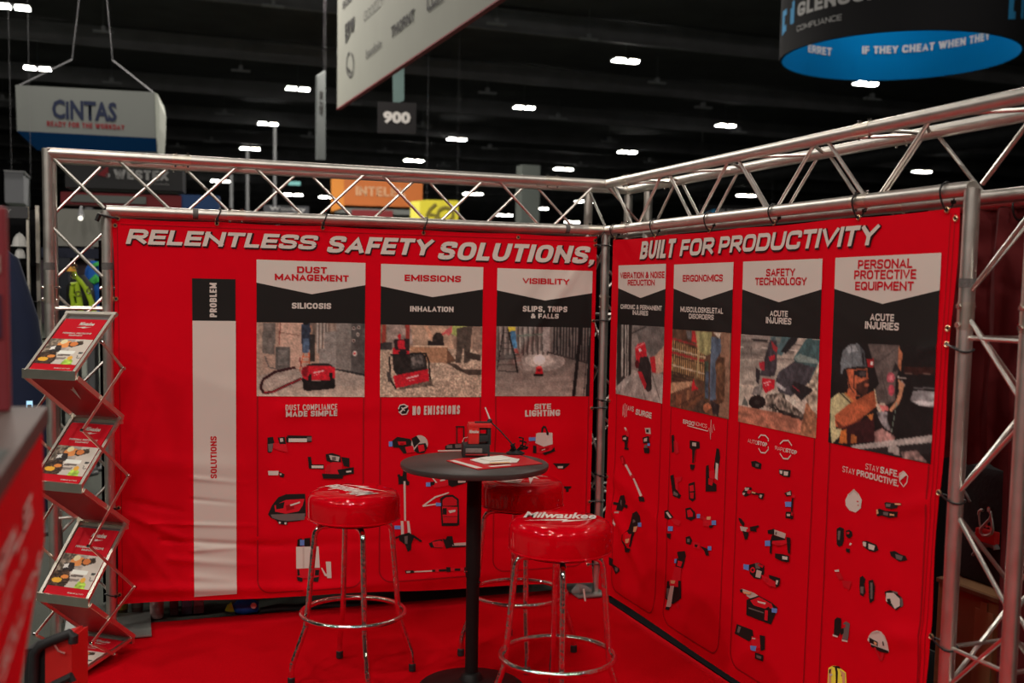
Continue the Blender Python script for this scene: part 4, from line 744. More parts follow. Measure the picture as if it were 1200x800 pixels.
# black inspection stickers with rubbed white print on the left tower and right post
stickM = mat('rubbed_print_sticker', (.11, .105, .10), .6, noise_scale=260, amt=.9)
def sticker(x, y, z, h, par):
    b = MB(); b.tube([(x, y, z), (x, y, z+h)], TR+.0012, 20, cap=False); b.build('sticker', stickM, par, True)
for x in (XL-W3, XL): sticker(x, 0, toy(316, x, 0), .035, tw_l)
sticker(0, YR, toy(337, 0, YR), .03, tw_r)
def hsticker(x, par):
    b = MB(); b.tube([(x-.013, 0, ZC), (x+.013, 0, ZC)], TR+.0012, 20, cap=False); b.build('sticker', stickM, par, True)
hsticker(on(229, 249, 1, 0).x, bt); hsticker(on(664, 268, 1, 0).x, bt)
# ================================================================ GROMMETS AND TIES
def grommet(surf, u, v, par):
    b = MB(); p = [surf.pt(u+.0085*math.cos(a), v+.0085*math.sin(a), .004) for a in np.linspace(0, 2*PI, 15)[:-1]]
    b.tube(p, .0032, 6, closed=True); b.build('grommet', M_brass, par, True)
    b = MB(); b.poly([surf.pt(u+.006*math.cos(a), v+.006*math.sin(a), .0032) for a in np.linspace(0, 2*PI, 13)[:-1]]); b.build('grommet_hole', M_rubber, par)
def tie(surf, u, v, centre, axis, par, r=.031):
    """nylon loop through the grommet and round the tube whose axis passes through centre"""
    c = Vector(centre); g = surf.pt(u, v, .002); ax = Vector(axis).normalized(); dv = g-c; L = dv.length; e = dv.normalized(); n = ax.cross(e).normalized(); pts = []
    for a in np.linspace(0, 2*PI, 25)[:-1]:
        k = math.cos(a); s_ = math.sin(a); al = (L+.006) if k > 0 else r; wd = r*(1-.55*max(0, k)**1.5)
        pts.append(c+e*(k*al)+n*(s_*wd)+ax*.004*math.sin(2*a))
    b = MB(); b.tube(pts, .0034, 6, closed=True); q = pts[20]; b.box(q, (.012, .012, .012)); b.build('cable_tie', M_tie, par, True)
for px, py in ((254, 262), (378, 267), (496, 273)):
    u, v = LRAW.uv(px, py); grommet(LS, u, v, fab_l); tie(LS, u, v, (u+.01, 0, ZC), (1, 0, 0), ban_l)
for px, py in ((607, 278), (131.5, 264), (127, 350)):
    grommet(LS, max(-2.655, LRAW.uv(px, py)[0]), LRAW.uv(px, py)[1], fab_l)
u, v = LRAW.uv(138, 256); grommet(LS, u, v, fab_l)
b = MB(); q = [Vector((XL, -.03, 2.10)), Vector((XL-.02, .03, 2.115)), Vector((XL+.03, .0, 2.118)), Vector((XL+.07, -.03, 2.10)), LS.pt(u, v, .006)]
b.tube([Vector((XL-.035, -.03, 2.118)), Vector((XL-.02, -.034, 2.120)), Vector((XL+.03, -.032, 2.108)), LS.pt(u, v, .008)], .0055, 8); b.tube([(XL-.045, -.03, 2.09), (XL-.03, -.034, 2.125)], .011, 8); b.build('cable_tie', M_tie, ban_l, True)
u, v = -.068, LRAW.uv(700, 282)[1]; grommet(LS, u, v, fab_l); tie(LS, u, v, (-.02, 0, ZC), (1, .2, 0), ban_l)
for py in (288, 376): 
    v = LRAW.uv(703, py)[1]; grommet(LS, -.066, v, fab_l); tie(LS, -.066, v, (0, 0, v+.003), (0, 0, 1), ban_l)
for py in (478, 587, 660):
    v = LRAW.uv(703, py)[1]; grommet(LS, -.062, v, fab_l); tie(LS, -.062, v, (0, 0, v+.003), (0, 0, 1), ban_l)
for py in (595, 697):
    v = LRAW.uv(133, py)[1]; grommet(LS, -2.655, v, fab_l); tie(LS, -2.655, v, (XL, 0, v+.004), (0, 0, 1), ban_l)
for px, py in ((721, 279), (768, 276), (832, 270), (908, 261), (1007, 255), (1111, 246)):
    u, v = RRAW.uv(px, py); u = max(u, .112); grommet(RS, u, v, fab_r); tie(RS, u, v, (0, -u+.008, ZC), (0, 1, 0), ban_r)
grommet(RS, *RRAW.uv(1121, 256), fab_r)
for px, py in ((1115, 404), (1109, 579), (1096.5, 747)):
    u, v = RRAW.uv(px, py); grommet(RS, min(u, 2.79), v, fab_r); tie(RS, min(u, 2.79), v, (0, YR, v-.012), (0, 0, 1), ban_r)
grommet(RS, 2.79, RRAW.uv(1118, 385)[1], fab_r)
for py in (470, 560): grommet(RS, .115, RRAW.uv(716, py)[1], fab_r); tie(RS, .115, RRAW.uv(716, py)[1], (0, 0, RRAW.uv(716, py)[1]), (0, 0, 1), ban_r)
# ================================================================ BAR STOOLS
def stool(loc, rz, label, logo_rz=0):
    t = thing('bar_stool', label, 'bar stool', loc, rz, 'red and chrome bar stools around the table')
    R = .207; b = LMB()
    prof = [(.02, .744), (.17, .744), (R-.012, .749), (R-.002, .757), (R, .77), (R, .835), (R-.003, .852), (R-.012, .868), (R-.03, .877), (R-.07, .882), (.07, .884), (.01, .884)]
    b.lathe(prof, 56); seat = b.build('seat', M_vinyl, t, True)
    b = LMB(); b.tube([(R*math.cos(a), R*math.sin(a), .759) for a in np.linspace(0, 2*PI, 49)[:-1]], .0035, 6, closed=True); b.build('piping', M_vinyl, seat, True)
    b = LMB(); b.lathe([(.03, .730), (.12, .730), (.155, .735), (.16, .744), (.02, .7445)], 32); b.build('seat_plate', M_rubber, t, True)
    for k in range(4):
        a = PI/2*k; ca, sa = math.cos(a), math.sin(a)
        pr = [(.05, .722), (.11, .723), (.145, .721), (.163, .713), (.174, .697), (.178, .68), (.192, .52), (.206, .36), (.213, .30), (.216, .27), (.226, .24), (.268, .125), (.276, .10), (.279, .075), (.281, .03)]
        b = LMB(); b.tube([(r*ca, r*sa, z) for r, z in pr], .0132, 12); lg = b.build('leg', M_chrome, t, True)
        b = LMB(); b.lathe([(.010, 0), (.0165, .0), (.0165, .03), (.013, .034)], 14, c=(.281*ca, .281*sa, .012)); b.build('rubber_foot', M_rubber, lg, True)
    b = LMB(); RR_ = .232; b.tube([(RR_*math.cos(a), RR_*math.sin(a), .318) for a in np.linspace(0, 2*PI, 65)[:-1]], .0115, 12, closed=True); b.build('foot_ring', M_chrome, t, True)
    # white script logo printed on the vinyl: a lightning stroke under the word
    M_ = pmat(t); la = logo_rz
    U_ = Vector((math.cos(la), math.sin(la), 0)); V_ = Vector((-math.sin(la), math.cos(la), 0))
    sf = Surf(Vector(loc)+Vector((0, 0, .8842)), U_, V_, (0, 0, 1))
    M_logo = mat('white_vinyl_print', (.82, .78, .72), .35, noise_scale=9, amt=.03)
    text('Milwaukee', sf, 0, 0, 0, 0, M_logo, seat, .0004, .03, .35, rect=(-.150, .095, .145, -.02))
    b = MB(); b.poly([sf.pt(u, v, .0004) for u, v in ((-.15, -.07), (.03, -.032), (.02, -.055), (.13, -.028), (.0, -.09), (.01, -.06))]); b.build('logo_bolt', M_logo, seat)
    return t
c1 = (-1.644, -.960, .0); c2 = (-.809, -.865, .0); p3 = on(657, 606, 2, .884)
stool((c1[0], c1[1], 0), math.radians(2), 'glossy red bar stool with chrome legs, left of the black table', math.radians(118))
stool((c2[0], c2[1], 0), math.radians(-11), 'glossy red bar stool mostly hidden behind the black table top', math.radians(60))
stool((p3.x, p3.y, 0), math.radians(-17.4), 'glossy red bar stool with white script logo, right and in front of the black table', math.radians(-20))
# ================================================================ TABLE
ct = on(552, 809, 2, 0); TX, TY = ct.x, ct.y; TZ = toy(541.5, TX, TY)
tb = thing('round_bar_table', 'tall black round bar table on a single black column', 'table', (TX, TY, 0))
b = MB(); b.lathe([(.01, TZ-.030), (.30, TZ-.030), (.320, TZ-.026), (.326, TZ-.015), (.325, TZ-.004), (.320, TZ), (.02, TZ)], 72, c=(TX, TY, 0))
b.build('table_top', mat('dark_laminate', (.050, .043, .040), .42, noise_scale=40, amt=.12), tb, True)
b = MB(); b.lathe([(.11, TZ-.036), (.12, TZ-.030), (.02, TZ-.0301)], 32, c=(TX, TY, 0)); b.lathe([(.11, TZ-.045), (.11, TZ-.036)], 32, c=(TX, TY, 0)); b.build('top_flange', M_blackmetal, tb, True)
b = MB(); b.lathe([(.033, .52), (.033, TZ-.04)], 28, c=(TX, TY, 0)); b.build('upper_column', M_blackmetal, tb, True)
b = MB(); b.lathe([(.029, .05), (.029, .525)], 28, c=(TX, TY, 0)); b.build('lower_column', M_blackmetal, tb, True)
b = MB(); b.tube([(TX-.034, TY-.015, .55), (TX-.045, TY-.02, .55)], .005, 8); b.tube([(TX+.02, TY-.028, .50), (TX+.026, TY-.038, .50)], .006, 8); b.build('bolt', M_chrome, tb, True)
b = MB(); b.lathe([(.235, .0), (.238, .006), (.23, .013), (.16, .026), (.10, .036), (.055, .045), (.048, .06), (.042, .072), (.033, .076), (.02, .076)], 56, c=(TX, TY, .012)); b.build('base', M_blackmetal, tb, True)
# things on the table
def tp(px, py, z=TZ): return on(px, py, 2, z)
def sheet(pxs, z0, th, name, M_, parent=None):
    pts = [tp(x, y, z0) for x, y in pxs]; b = MB(); n = len(pts); vs = [Vector((p.x, p.y, z0+th)) for p in pts]+[Vector((p.x, p.y, z0)) for p in pts]
    fs = [tuple(range(n)), tuple(range(2*n-1, n-1, -1))]+[(i, n+i, n+(i+1) % n, (i+1) % n) for i in range(n)]
    b.faces(vs, fs); return b.build(name, M_, parent)
flM = mat('red_flyer_gloss', (.62, .006, .014), .35, noise_scale=12, amt=.08)
fl = thing('flyer', 'red printed flyer lying under the white paper on the black table', 'flyer', tp(575, 541))
sheet(((523, 540), (560, 550.5), (636, 543.5), (610, 534), (570, 533)), TZ+.001, .003, 'sheet', flM, fl)
sheet(((527, 539.6), (558, 548.6), (566, 548), (533, 539)), TZ+.0045, .0003, 'printed_stripe', M_white, fl)
sheet(((575, 547.0), (600, 544.8), (596, 543.8), (572, 546)), TZ+.0045, .0003, 'printed_stripe', M_white, fl)
padM = mat('white_paper', (.80, .77, .70), .8, noise_scale=30, amt=.05)
pd = thing('leaflet', 'open white leaflet lying on the red flyer on the black table', 'leaflet', tp(580, 538))
sheet(((551, 539), (567, 543.5), (606, 542), (609, 538.5), (588, 534), (569, 535.5)), TZ+.006, .003, 'page', padM, pd)
sheet(((562, 537.5), (575, 540), (598, 538.5), (586, 535)), TZ+.0105, .002, 'page', padM, pd)
sheet(((575, 543.2), (598, 542.2), (597, 541), (573, 541.8)), TZ+.0095, .0004, 'printed_band', PAL['o'], pd)
# battery radio / charger tower: black base, red upper body with black handle frame
q = tp(561, 537); ang = math.radians(-12)
rd = thing('jobsite_charger', 'small red and black battery charger with an open handle on the black table', 'charger', (q.x, q.y+.05, TZ), ang)
def lb(cs, name, M_, par, bev=.004):
    b = LMB()
    for c, s_ in cs: b.box(c, s_, bev=bev)
    return b.build(name, M_, par, True)
lb([((0, 0, .032), (.122, .10, .062))], 'base_unit', M_rubber, rd, .008)
lb([((-.012, -.052, .036), (.075, .006, .020))], 'front_panel', mat('panel_grey', (.20, .17, .16), .4, noise_scale=80, amt=.5), rd, .002)
lb([((.0, -.054, .018), (.10, .006, .006))], 'trim_bar', mat('dull_red_plastic', (.32, .02, .02), .4, noise_scale=9, amt=.1), rd, .001)
M_rp = mat('red_plastic', (.66, .02, .018), .35, noise_scale=9, amt=.06)
hs = lb([((-.012, 0, .105), (.050, .075, .085)), ((.018, 0, .146), (.105, .078, .020))], 'red_housing', M_rp, rd, .006)
lb([((.058, 0, .10), (.018, .06, .085)), ((.03, 0, .132), (.06, .05, .012)), ((.03, 0, .088), (.05, .07, .030))], 'handle_frame', M_rubber, rd, .004)
lb([((.03, -.002, .158), (.07, .03, .006))], 'top_cap', M_rubber, rd, .002)
_M = pmat(rd); sf = Surf(_M @ Vector((-.03, -.0395, .115)), (_M.to_3x3() @ Vector((1, 0, 0))), (0, 0, 1), (_M.to_3x3() @ Vector((0, -1, 0))))
text('Milwaukee', sf, 0, 0, 0, 0, M_white, hs, .0008, .03, .3, rect=(-.004, .014, .040, -.002))
b = LMB(); b.tube([(-.062, -.02, .07), (-.055, -.02, .088), (-.035, -.02, .092)], .003, 8); b.build('cord_loop', mat('pale_pink_cord', (.5, .18, .16), .5, noise_scale=9, amt=.1), rd, True)
# bent inspection light on a clawed base
q = tp(604, 531.5); 
li = thing('inspection_light', 'thin black rod lamp with ball joint and white tip, on a small clawed base', 'lamp', (q.x, q.y, TZ))
dpt = (q-CAM).dot(FX)
A, B_, C_ = atd(600, 520, dpt), atd(574, 493, dpt), atd(568.5, 477, dpt)
b = MB(); b.tube([A, lerp(A, B_, .5)+Vector((0, 0, .004)), B_], .0032, 8); b.build('rod', M_rubber, li, True)
b = MB(); b.tube([B_-Vector((0, 0, .010)), B_-Vector((0, 0, .004)), B_, B_+Vector((0, 0, .006)), B_+Vector((0, 0, .010))], [.004, .0115, .0125, .010, .004], 12); b.tube([B_-Vector((0, 0, .008)), B_-Vector((0, 0, .02))], .010, 10); b.build('ball_joint', M_rubber, li, True)
b = MB(); b.tube([B_+Vector((0, 0, .008)), C_], [.004, .0032], 8); b.build('white_tip', M_white, li, True)
b = MB(); b.lathe([(.042, 0), (.044, .005), (.03, .012), (.012, .018)], 24, c=(q.x, q.y, TZ)); b.tube([(q.x, q.y, TZ+.01), A], .010, 10); b.build('base', M_rubber, li, True)
b = MB()
for k, (dx, dz, L) in enumerate(((.045, .035, 1), (-.03, .02, 1), (.03, .055, 1), (.055, .01, 1), (-.035, .0, 1))):
    b.tube([(q.x+dx*.2, q.y-.01, TZ+.02), (q.x+dx*.9, q.y-.02, TZ+.022+dz*.4), (q.x+dx*1.0, q.y-.02, TZ+.02+dz), (q.x+dx*.3, q.y-.015, TZ+.035+dz*.8)], .0042, 6)
b.build('claw', M_blackmetal, li, True)
b = MB(); b.tube([(q.x+.03, q.y-.02, TZ+.03), (q.x+.062, q.y-.02, TZ+.052)], .002, 6); b.build('metal_pin', M_chrome, li, True)
# ================================================================ BROCHURE STAND
R4 = Vector((-2.5956, -.341, 0)); ANG = math.radians(232); D = Vector((math.cos(ANG), math.sin(ANG), 0)); Wv = Vector((D.y, -D.x, 0))
WD = .262; DEP = .285
st = thing('brochure_stand', 'zigzag folding aluminium brochure stand with four tilted trays, left of the banner', 'brochure stand', (R4.x, R4.y, 0))
def lean(z): return D*(.06*z)
def PR(z, s_=0., wv=0.): return R4 + lean(z) + D*s_ + Wv*wv + Vector((0, 0, z))
def zat(py, s_):
    lo, hi = 0, 2.2
    for _ in range(30):
        z = (lo+hi)/2; p = PR(z, s_)-CAM
        if CY-FPX*p.dot(UX)/p.dot(FX) > py: lo = z
        else: hi = z
    return lo
zR = [zat(368.5, 0), zat(491, 0), zat(614.5, 0), zat(748, 0)]; zF = [zat(437, DEP), zat(569, DEP), zat(703, DEP), .035]
sF = [DEP, DEP, DEP, .37]
def bar(a, c, w_, th, n_, name, M_, par):
    """flat bar from a to c, w_ wide in the plane, th thick along n_"""
    a, c, n_ = Vector(a), Vector(c), Vector(n_).normalized(); d = (c-a).normalized(); s_ = d.cross(n_).normalized()*w_/2; t = n_*th/2
    b = MB(); vs = [p+i*s_+j*t for p in (a, c) for i in (-1, 1) for j in (-1, 1)]
    b.faces(vs, [(0, 1, 3, 2), (4, 6, 7, 5), (0, 4, 5, 1), (2, 3, 7, 6), (0, 2, 6, 4), (1, 5, 7, 3)]); return b.build(name, M_, par)
acrM = mat('red_acrylic_sheet', (.46, .0006, .010), .5, noise_scale=5, amt=.1)
coverM = M_redink
bro = None
for k in range(4):
    a, c = PR(zR[k], 0), PR(zF[k], sF[k]); d = (c-a).normalized(); n_ = d.cross(Wv).normalized()
    if n_.z < 0: n_ = -n_
    par = bar(a, c, .016, .014, n_, 'tray', M_frame, st)          # right rail, carries the rest of the tray as sub-parts
    bar(a+Wv*WD, c+Wv*WD, .016, .014, n_, 'side_rail', M_frame, par)
    bar(a-Wv*.012, a+Wv*(WD+.012), .018, .016, n_, 'top_bar', M_frame, par)
    q = c-n_*.004
    q = c+D*.006-Vector((0, 0, .012)); bar(q-Wv*.014, q+Wv*(WD+.014), .010, .042 if k < 3 else .024, (0, 0, 1), 'front_lip', M_frame, par)
    b = MB(); o_ = -n_*.008; b.poly([a+o_, a+Wv*WD+o_, c+Wv*WD+o_, c+o_]); b.poly([a+o_*1.3, c+o_*1.3, c+Wv*WD+o_*1.3, a+Wv*WD+o_*1.3]); b.build('tray_floor', mat('clear_grey_tray', (.16, .15, .15), .3, noise_scale=9, amt=.1), par)
    # brochure lying in the tray
    names = ['in the top tray of', 'in the second tray of', 'in the third tray of', 'in the bottom tray of']
    L_ = (c-a).length; H0 = .045*L_/.39; bw = WD-.030
    O = a+Wv*(WD-.015)+d*.04; U_ = -Wv; V_ = -d
    sf = Surf(O, U_, V_, n_); hh = L_-.045
    bt_ = thing('brochure', 'red brochure with site photos %s the zigzag stand' % names[k], 'brochure', tuple(c+Wv*WD/2), 0, 'brochures in the zigzag stand')
    b = MB()
    vs = [sf.pt(u, v, o2) for u in (0, bw) for v in (0, -hh) for o2 in (-.004, .004)]
    b.faces(vs, [(0, 1, 3, 2), (4, 6, 7, 5), (0, 4, 5, 1), (2, 3, 7, 6), (0, 2, 6, 4), (1, 5, 7, 3)]); pg = b.build('cover', M_redink, bt_)
    text('Milwaukee', sf, 0, 0, 0, 0, M_white, pg, .0052, .03, .3, rect=(bw*.42, -hh*.06, bw*.78, -hh*.13))
    b = MB(); b.poly([sf.pt(u*bw, v*hh, .0052) for u, v in ((.40, -.17), (.62, -.15), (.61, -.165), (.76, -.155), (.55, -.19), (.56, -.175))][::-1]); b.build('logo_bolt', M_white, pg)
    text('PERSONAL PROTECTIVE', sf, 0, 0, 0, 0, M_white, pg, .0052, .02, rect=(bw*.18, -hh*.27, bw*.86, -hh*.30)); text('EQUIPMENT', sf, 0, 0, 0, 0, M_white, pg, .0052, .02, rect=(bw*.36, -hh*.315, bw*.68, -hh*.34))
    text('NOTHING BUT HEAVY DUTY', sf, 0, 0, 0, 0, M_white, pg, .0052, .0, rect=(bw*.55, -hh*.945, bw*.93, -hh*.965))
    def fq(x, y): return (x, y)
    cv = Canvas(52, 56, (178, 168, 158), seed=11+k)
    Pn = lambda s_: [(x, y) for x, y in P(s_)]
    cv.poly(Pn('0,0 .6,0 .6,.46 0,.46'), (150, 140, 132), .15); cv.poly(Pn('0,0 .34,0 .30,.5 0,.6'), (110, 98, 86), .5, (2, 3)); cv.ell(.42, .22, .17, .14, (206, 130, 74)); cv.ell(.36, .12, .08, .09, (214, 190, 150)); cv.poly(Pn('.5,.14 .78,.06 .84,.2 .62,.34 .52,.3'), (60, 48, 40), .4); cv.ell(.62, .2, .09, .09, (190, 110, 60)); cv.poly(Pn('.12,.3 .36,.26 .44,.5 .2,.62'), (44, 38, 38), .3); cv.poly(Pn('.14,.34 .24,.3 .26,.42 .16,.46'), (210, 200, 196))
    cv.poly(Pn('0,.55 .34,.5 .46,.8 .4,1 0,1'), (58, 44, 36), .6, (2, 2)); cv.ell(.16, .82, .12, .08, (206, 150, 50)); cv.ell(.3, .7, .09, .06, (196, 120, 60)); cv.poly(Pn('.4,.46 .78,.46 .76,.58 .4,.6'), (214, 206, 196)); cv.poly(Pn('.42,.62 .72,.6 .7,.66 .42,.68'), (90, 80, 76)); cv.poly(Pn('.44,.74 .66,.72 .64,.8 .44,.82'), (120, 110, 104)); cv.poly(Pn('.62,1 .66,.8 .76,.74 .86,.84 .88,1'), (150, 180, 70), .3); cv.ell(.75, .74, .06, .08, (206, 150, 60)); cv.poly(Pn('.86,.5 .96,.5 .96,.56 .86,.58'), (60, 60, 60)); cv.line([(.88, .62), (.9, .74), (.98, .72)], .02, (70, 66, 64))
    nx, ny = 51, 55; b = MB(); vs = [sf.pt(bw*(.0+1.0*i/nx), -hh*(.40+.48*j/ny), .0050) for i in range(nx+1) for j in range(ny+1)]
    b.faces(vs, [(i*(ny+1)+j, i*(ny+1)+j+1, (i+1)*(ny+1)+j+1, (i+1)*(ny+1)+j) for i in range(nx) for j in range(ny)]); o = b.build('photo_print', M_photo, pg); colour_attr(o.data, cv.a.transpose(1, 0, 2).reshape(-1, 3))
# zigzag side bars, acrylic backs and counter zigzag
for k in range(3):
    a, c = PR(zF[k], sF[k])-Vector((0, 0, .02)), PR(zR[k+1], 0)+Vector((0, 0, .01))
    for w_ in (-.018, WD+.018): bar(a+Wv*w_, c+Wv*w_, .020, .006, Wv, 'side_bar', M_frame, st)
    bar(PR(zR[k+1], 0)-Wv*.01-Vector((0, 0, .016)), PR(zR[k+1], 0)+Wv*(WD+.01)-Vector((0, 0, .016)), .02, .012, (0, 0, 1), 'cross_bar', M_frame, st)
    b = MB(); dn = (c-a).normalized(); n_ = dn.cross(Wv).normalized()*.004
    vs = [a+Wv*.01+n_, a+Wv*(WD-.01)+n_, c+Wv*(WD-.01)+n_, c+Wv*.01+n_, a+Wv*.01-n_, a+Wv*(WD-.01)-n_, c+Wv*(WD-.01)-n_, c+Wv*.01-n_]
    b.faces(vs, [(0, 1, 2, 3), (7, 6, 5, 4), (0, 4, 5, 1), (2, 6, 7, 3), (1, 5, 6, 2), (0, 3, 7, 4)]); b.build('acrylic_back', acrM, st)
pts = [(lerp(zR[0], zF[0], .48), DEP*.45), (lerp(zR[0], zR[1], .51), -.005), (lerp(zF[0], zF[1], .50), DEP+.0), (lerp(zR[1], zR[2], .53), -.005), (lerp(zF[1], zF[2], .52), DEP), (lerp(zR[2], zR[3], .54), -.005), (lerp(zF[2], zF[3], .60), DEP+.02), (.06, DEP*.55)]
for w_ in (-.028, WD+.028):
    for (z0, s0), (z1, s1) in zip(pts, pts[1:]): bar(PR(z0, s0, w_), PR(z1, s1, w_), .013, .005, Wv, 'scissor_bar', M_frame, st)
    for z0, s0 in pts: b = MB(); p = PR(z0, s0, w_); b.tube([p-Wv*.009, p+Wv*.009], .008, 10); b.build('pivot', M_chrome, st, True)
b = MB(); p = PR(zF[0]-.03, DEP-.03, .06); b.poly([p+Wv*.09, p, p-D*.08-Vector((0, 0, .10)), p+Wv*.03-D*.06-Vector((0, 0, .06))]); props(b.build('leaflet', padM), 'loose white leaflet hanging under the top tray of the zigzag stand', 'leaflet')
# ================================================================ HALL LAMPS IN VIEW
M_lamp = mat('lamp_lens', (.9, .9, .86), .4, emit=(1, .97, .88), estr=30); M_lampoff = mat('lamp_housing_grey', (.30, .31, .33), .5, noise_scale=3, amt=.1)
LZ = 11.0
def lamp(px, py, lit, z=LZ, extra=''):
    d = ray(px, py); t = (z-CAM.z)/d.z
    p = CAM+d*t; k = max(1.0, min(1.5, t/60)); side = 'left' if px < 400 else ('middle' if px < 800 else 'right')
    if lit:
        o = thing('hall_lamp', extra, 'ceiling lamp', p, 0, 'lit high ceiling lamps')
        for s_ in (-1, 1):
            b = LMB(); b.box((s_*.30*k, 0, .03), (.54*k, .42*k, .10), bev=.03); b.build('housing', M_lampoff, o)
            b = LMB(); b.box((s_*.30*k, 0, -.03), (.46*k, .34*k, .05), bev=.02); b.box((s_*.30*k, -.215*k, .0), (.40*k, .01, .05)); b.build('lens', M_lamp, o)
        b = LMB(); b.tube([(0, 0, .05), (0, 0, 12.12-p.z)], .008, 6); b.box((0, 0, .06), (.3*k, .08, .06)); b.build('hanger', M_lampoff, o)
    else:
        o = thing('hall_lamp', extra, 'ceiling lamp', p, 0, 'unlit high ceiling lamps'); k = .62*min(1.3, max(.9, t/45))
        b = LMB(); b.box((-.36*k, 0, 0), (.55*k, .34*k, .14*k), bev=.02); b.box((.36*k, 0, 0), (.55*k, .34*k, .14*k), bev=.02); b.build('housing', M_lampoff, o)
        b = LMB(); b.box((0, 0, .14*k), (.26*k, .3*k, .42*k), bev=.02); b.tube([(0, 0, .2), (0, 0, 12.12-p.z)], .008, 6); b.build('hanger', M_lampoff, o)
LIT = [((15, 8), 'large lit ceiling lamp at the top left corner of the picture'), ((44, 80), 'lit twin ceiling lamp above the left end of the CINTAS sign'), ((349, 104), 'lit ceiling lamp left of the narrow grey hanging banner'), ((314, 145), 'lit ceiling lamp on top of the grey pole'),
       ((293, 174), 'lit ceiling lamp low beside the grey pole, just over the back truss'), ((733, 71), 'bright lit ceiling lamp highest in the middle, right of the large white hanging sign'), ((614, 126), 'lit ceiling lamp right of the 900 sign'), ((535, 163), 'lit ceiling lamp lower right of the 900 sign'),
       ((485, 188), 'lit ceiling lamp just above the back truss below the 900 sign'), ((735, 178), 'lit ceiling lamp above the truss corner, right one'), ((660, 198), 'lit ceiling lamp just above the back truss near the corner'), ((850, 147), 'lit ceiling lamp above the right truss, left of the blue ring sign'),
       ((1014, 98), 'lit ceiling lamp right below the blue ring sign'), ((1080, 201), 'lit ceiling lamp seen through the right truss'), ((343, 228), 'large bright lamp seen through the back truss left of the orange sign'), ((385, 231), 'small lit lamp seen through the truss touching the orange sign'),
       ((464, 251), 'small lit lamp seen through the truss left of the yellow sign'), ((554, 227), 'lit lamp seen through the back truss right of the yellow sign, upper'), ((591, 252), 'lit lamp seen through the truss beside the pale column'), ((632, 244), 'lit lamp seen through the truss right of the pale column'),
       ((685, 236), 'lit lamp seen through the truss left of the corner tower'), ((670, 260), 'lowest lit lamp seen through the truss near the corner tower'), ((874, 229), 'small lit lamp seen through the right truss over the far ring sign'), ((258, 212), 'lit lamp seen through the back truss right of the WESTEX sign')]
for (x, y), lab in LIT: lamp(x, y, True, LZ if y < 215 else 9.5, lab)
OFF = [(320, 7, 'unlit grey lamp fixture at the top edge between the CINTAS sign and the white sign'), (121, 37, 'unlit grey lamp fixture high over the middle of the CINTAS sign'), (282, 83, 'unlit grey lamp fixture left of the lit lamp by the narrow banner'),
 (131, 97, 'unlit lamp fixture just above the top edge of the CINTAS sign'), (263, 134, 'unlit lamp fixture left of the lit lamp on the tall pole'), (363, 160, 'unlit lamp fixture touching the narrow grey hanging banner on its left'), (248, 166, 'unlit lamp fixture right of the CINTAS sign, just over the truss'),
 (208, 172, 'faint unlit lamp fixture beside the right end of the CINTAS sign'), (690, 46, 'unlit grey lamp fixture up left of the brightest middle lamp'), (571, 109, 'unlit lamp fixture up left of the lit lamp beside the 900 sign'), (770, 97, 'unlit lamp fixture down right of the brightest middle lamp'),
 (654, 139, 'unlit lamp fixture right of the lit lamp in the middle'), (582, 28, 'unlit lamp fixture right beside the end of the red lower edge'), (574, 174, 'unlit lamp fixture just over the back truss, right of centre'), (714, 166, 'faint unlit lamp fixture left above the lit lamp over the corner'),
 (1022, 116, 'unlit lamp fixture right below the lit lamp under the blue ring'), (824, 126, 'unlit lamp fixture up left of the lit lamp over the right truss'), (865, 155, 'unlit lamp fixture touching the lit lamp over the right truss'), (762, 190, 'unlit lamp fixture right above the truss corner'),
 (451, 178, 'faint unlit lamp fixture below the 900 sign, left'), (495, 148, 'unlit lamp fixture touching the right edge of the 900 sign'), (412, 122, 'unlit lamp fixture just under the left tip of the white sign'), (681, 194, 'faint unlit lamp fixture right of the lit lamp near the corner'),
 (520, 194, 'faint unlit lamp fixture resting visually on the back truss, right of the 900 sign'), (3, 117, 'unlit lamp fixture cut by the left edge beside the CINTAS sign'), (17, 190, 'unlit lamp fixture over the pale grey box sign at far left')]
for x, y, lab in OFF: lamp(x, y, False, LZ, lab)
# ================================================================ HANGING SIGNS
def vsurf(px, py, dep, yaw):
    O = atd(px, py, dep); a = math.radians(yaw); U_ = Vector((math.cos(a), math.sin(a), 0)); return Surf(O, U_, (0, 0, 1), (U_.y, -U_.x, 0))
def slab(surf, u0, v0, u1, v1, th, name, M_, par, off=0):
    b = MB(); vs = [surf.pt(u, v, o_) for u in (u0, u1) for v in (v0, v1) for o_ in (off-th, off)]
    b.faces(vs, [(0, 1, 3, 2), (4, 6, 7, 5), (0, 4, 5, 1), (2, 3, 7, 6), (0, 2, 6, 4), (1, 5, 7, 3)]); return b.build(name, M_, par)
def pslab(surf, x0, y0, x1, y1, th, name, M_, par, off=0):
    u0, v0 = surf.uv(x0, y0); u1, v1 = surf.uv(x1, y1); return slab(surf, u0, v0, u1, v1, th, name, M_, par, off)
def ppoly(surf, pts, th, name, M_, par, off=0, z=None):
    q = [surf.uv(*p) for p in pts]; n = len(q); b = MB()
    vs = [surf.pt(u, v, off) for u, v in q]+[surf.pt(u, v, off-th) for u, v in q]
    fs = [tuple(range(n-1, -1, -1)), tuple(range(n, 2*n))]+[(i, (i+1) % n, n+(i+1) % n, n+i) for i in range(n)]
    b.faces(vs, fs); return b.build(name, M_, par)
def wire(a, c, r, par, M_=None): return rod(a, c, r, 'hanging_wire', M_ or beamM, par, 6)
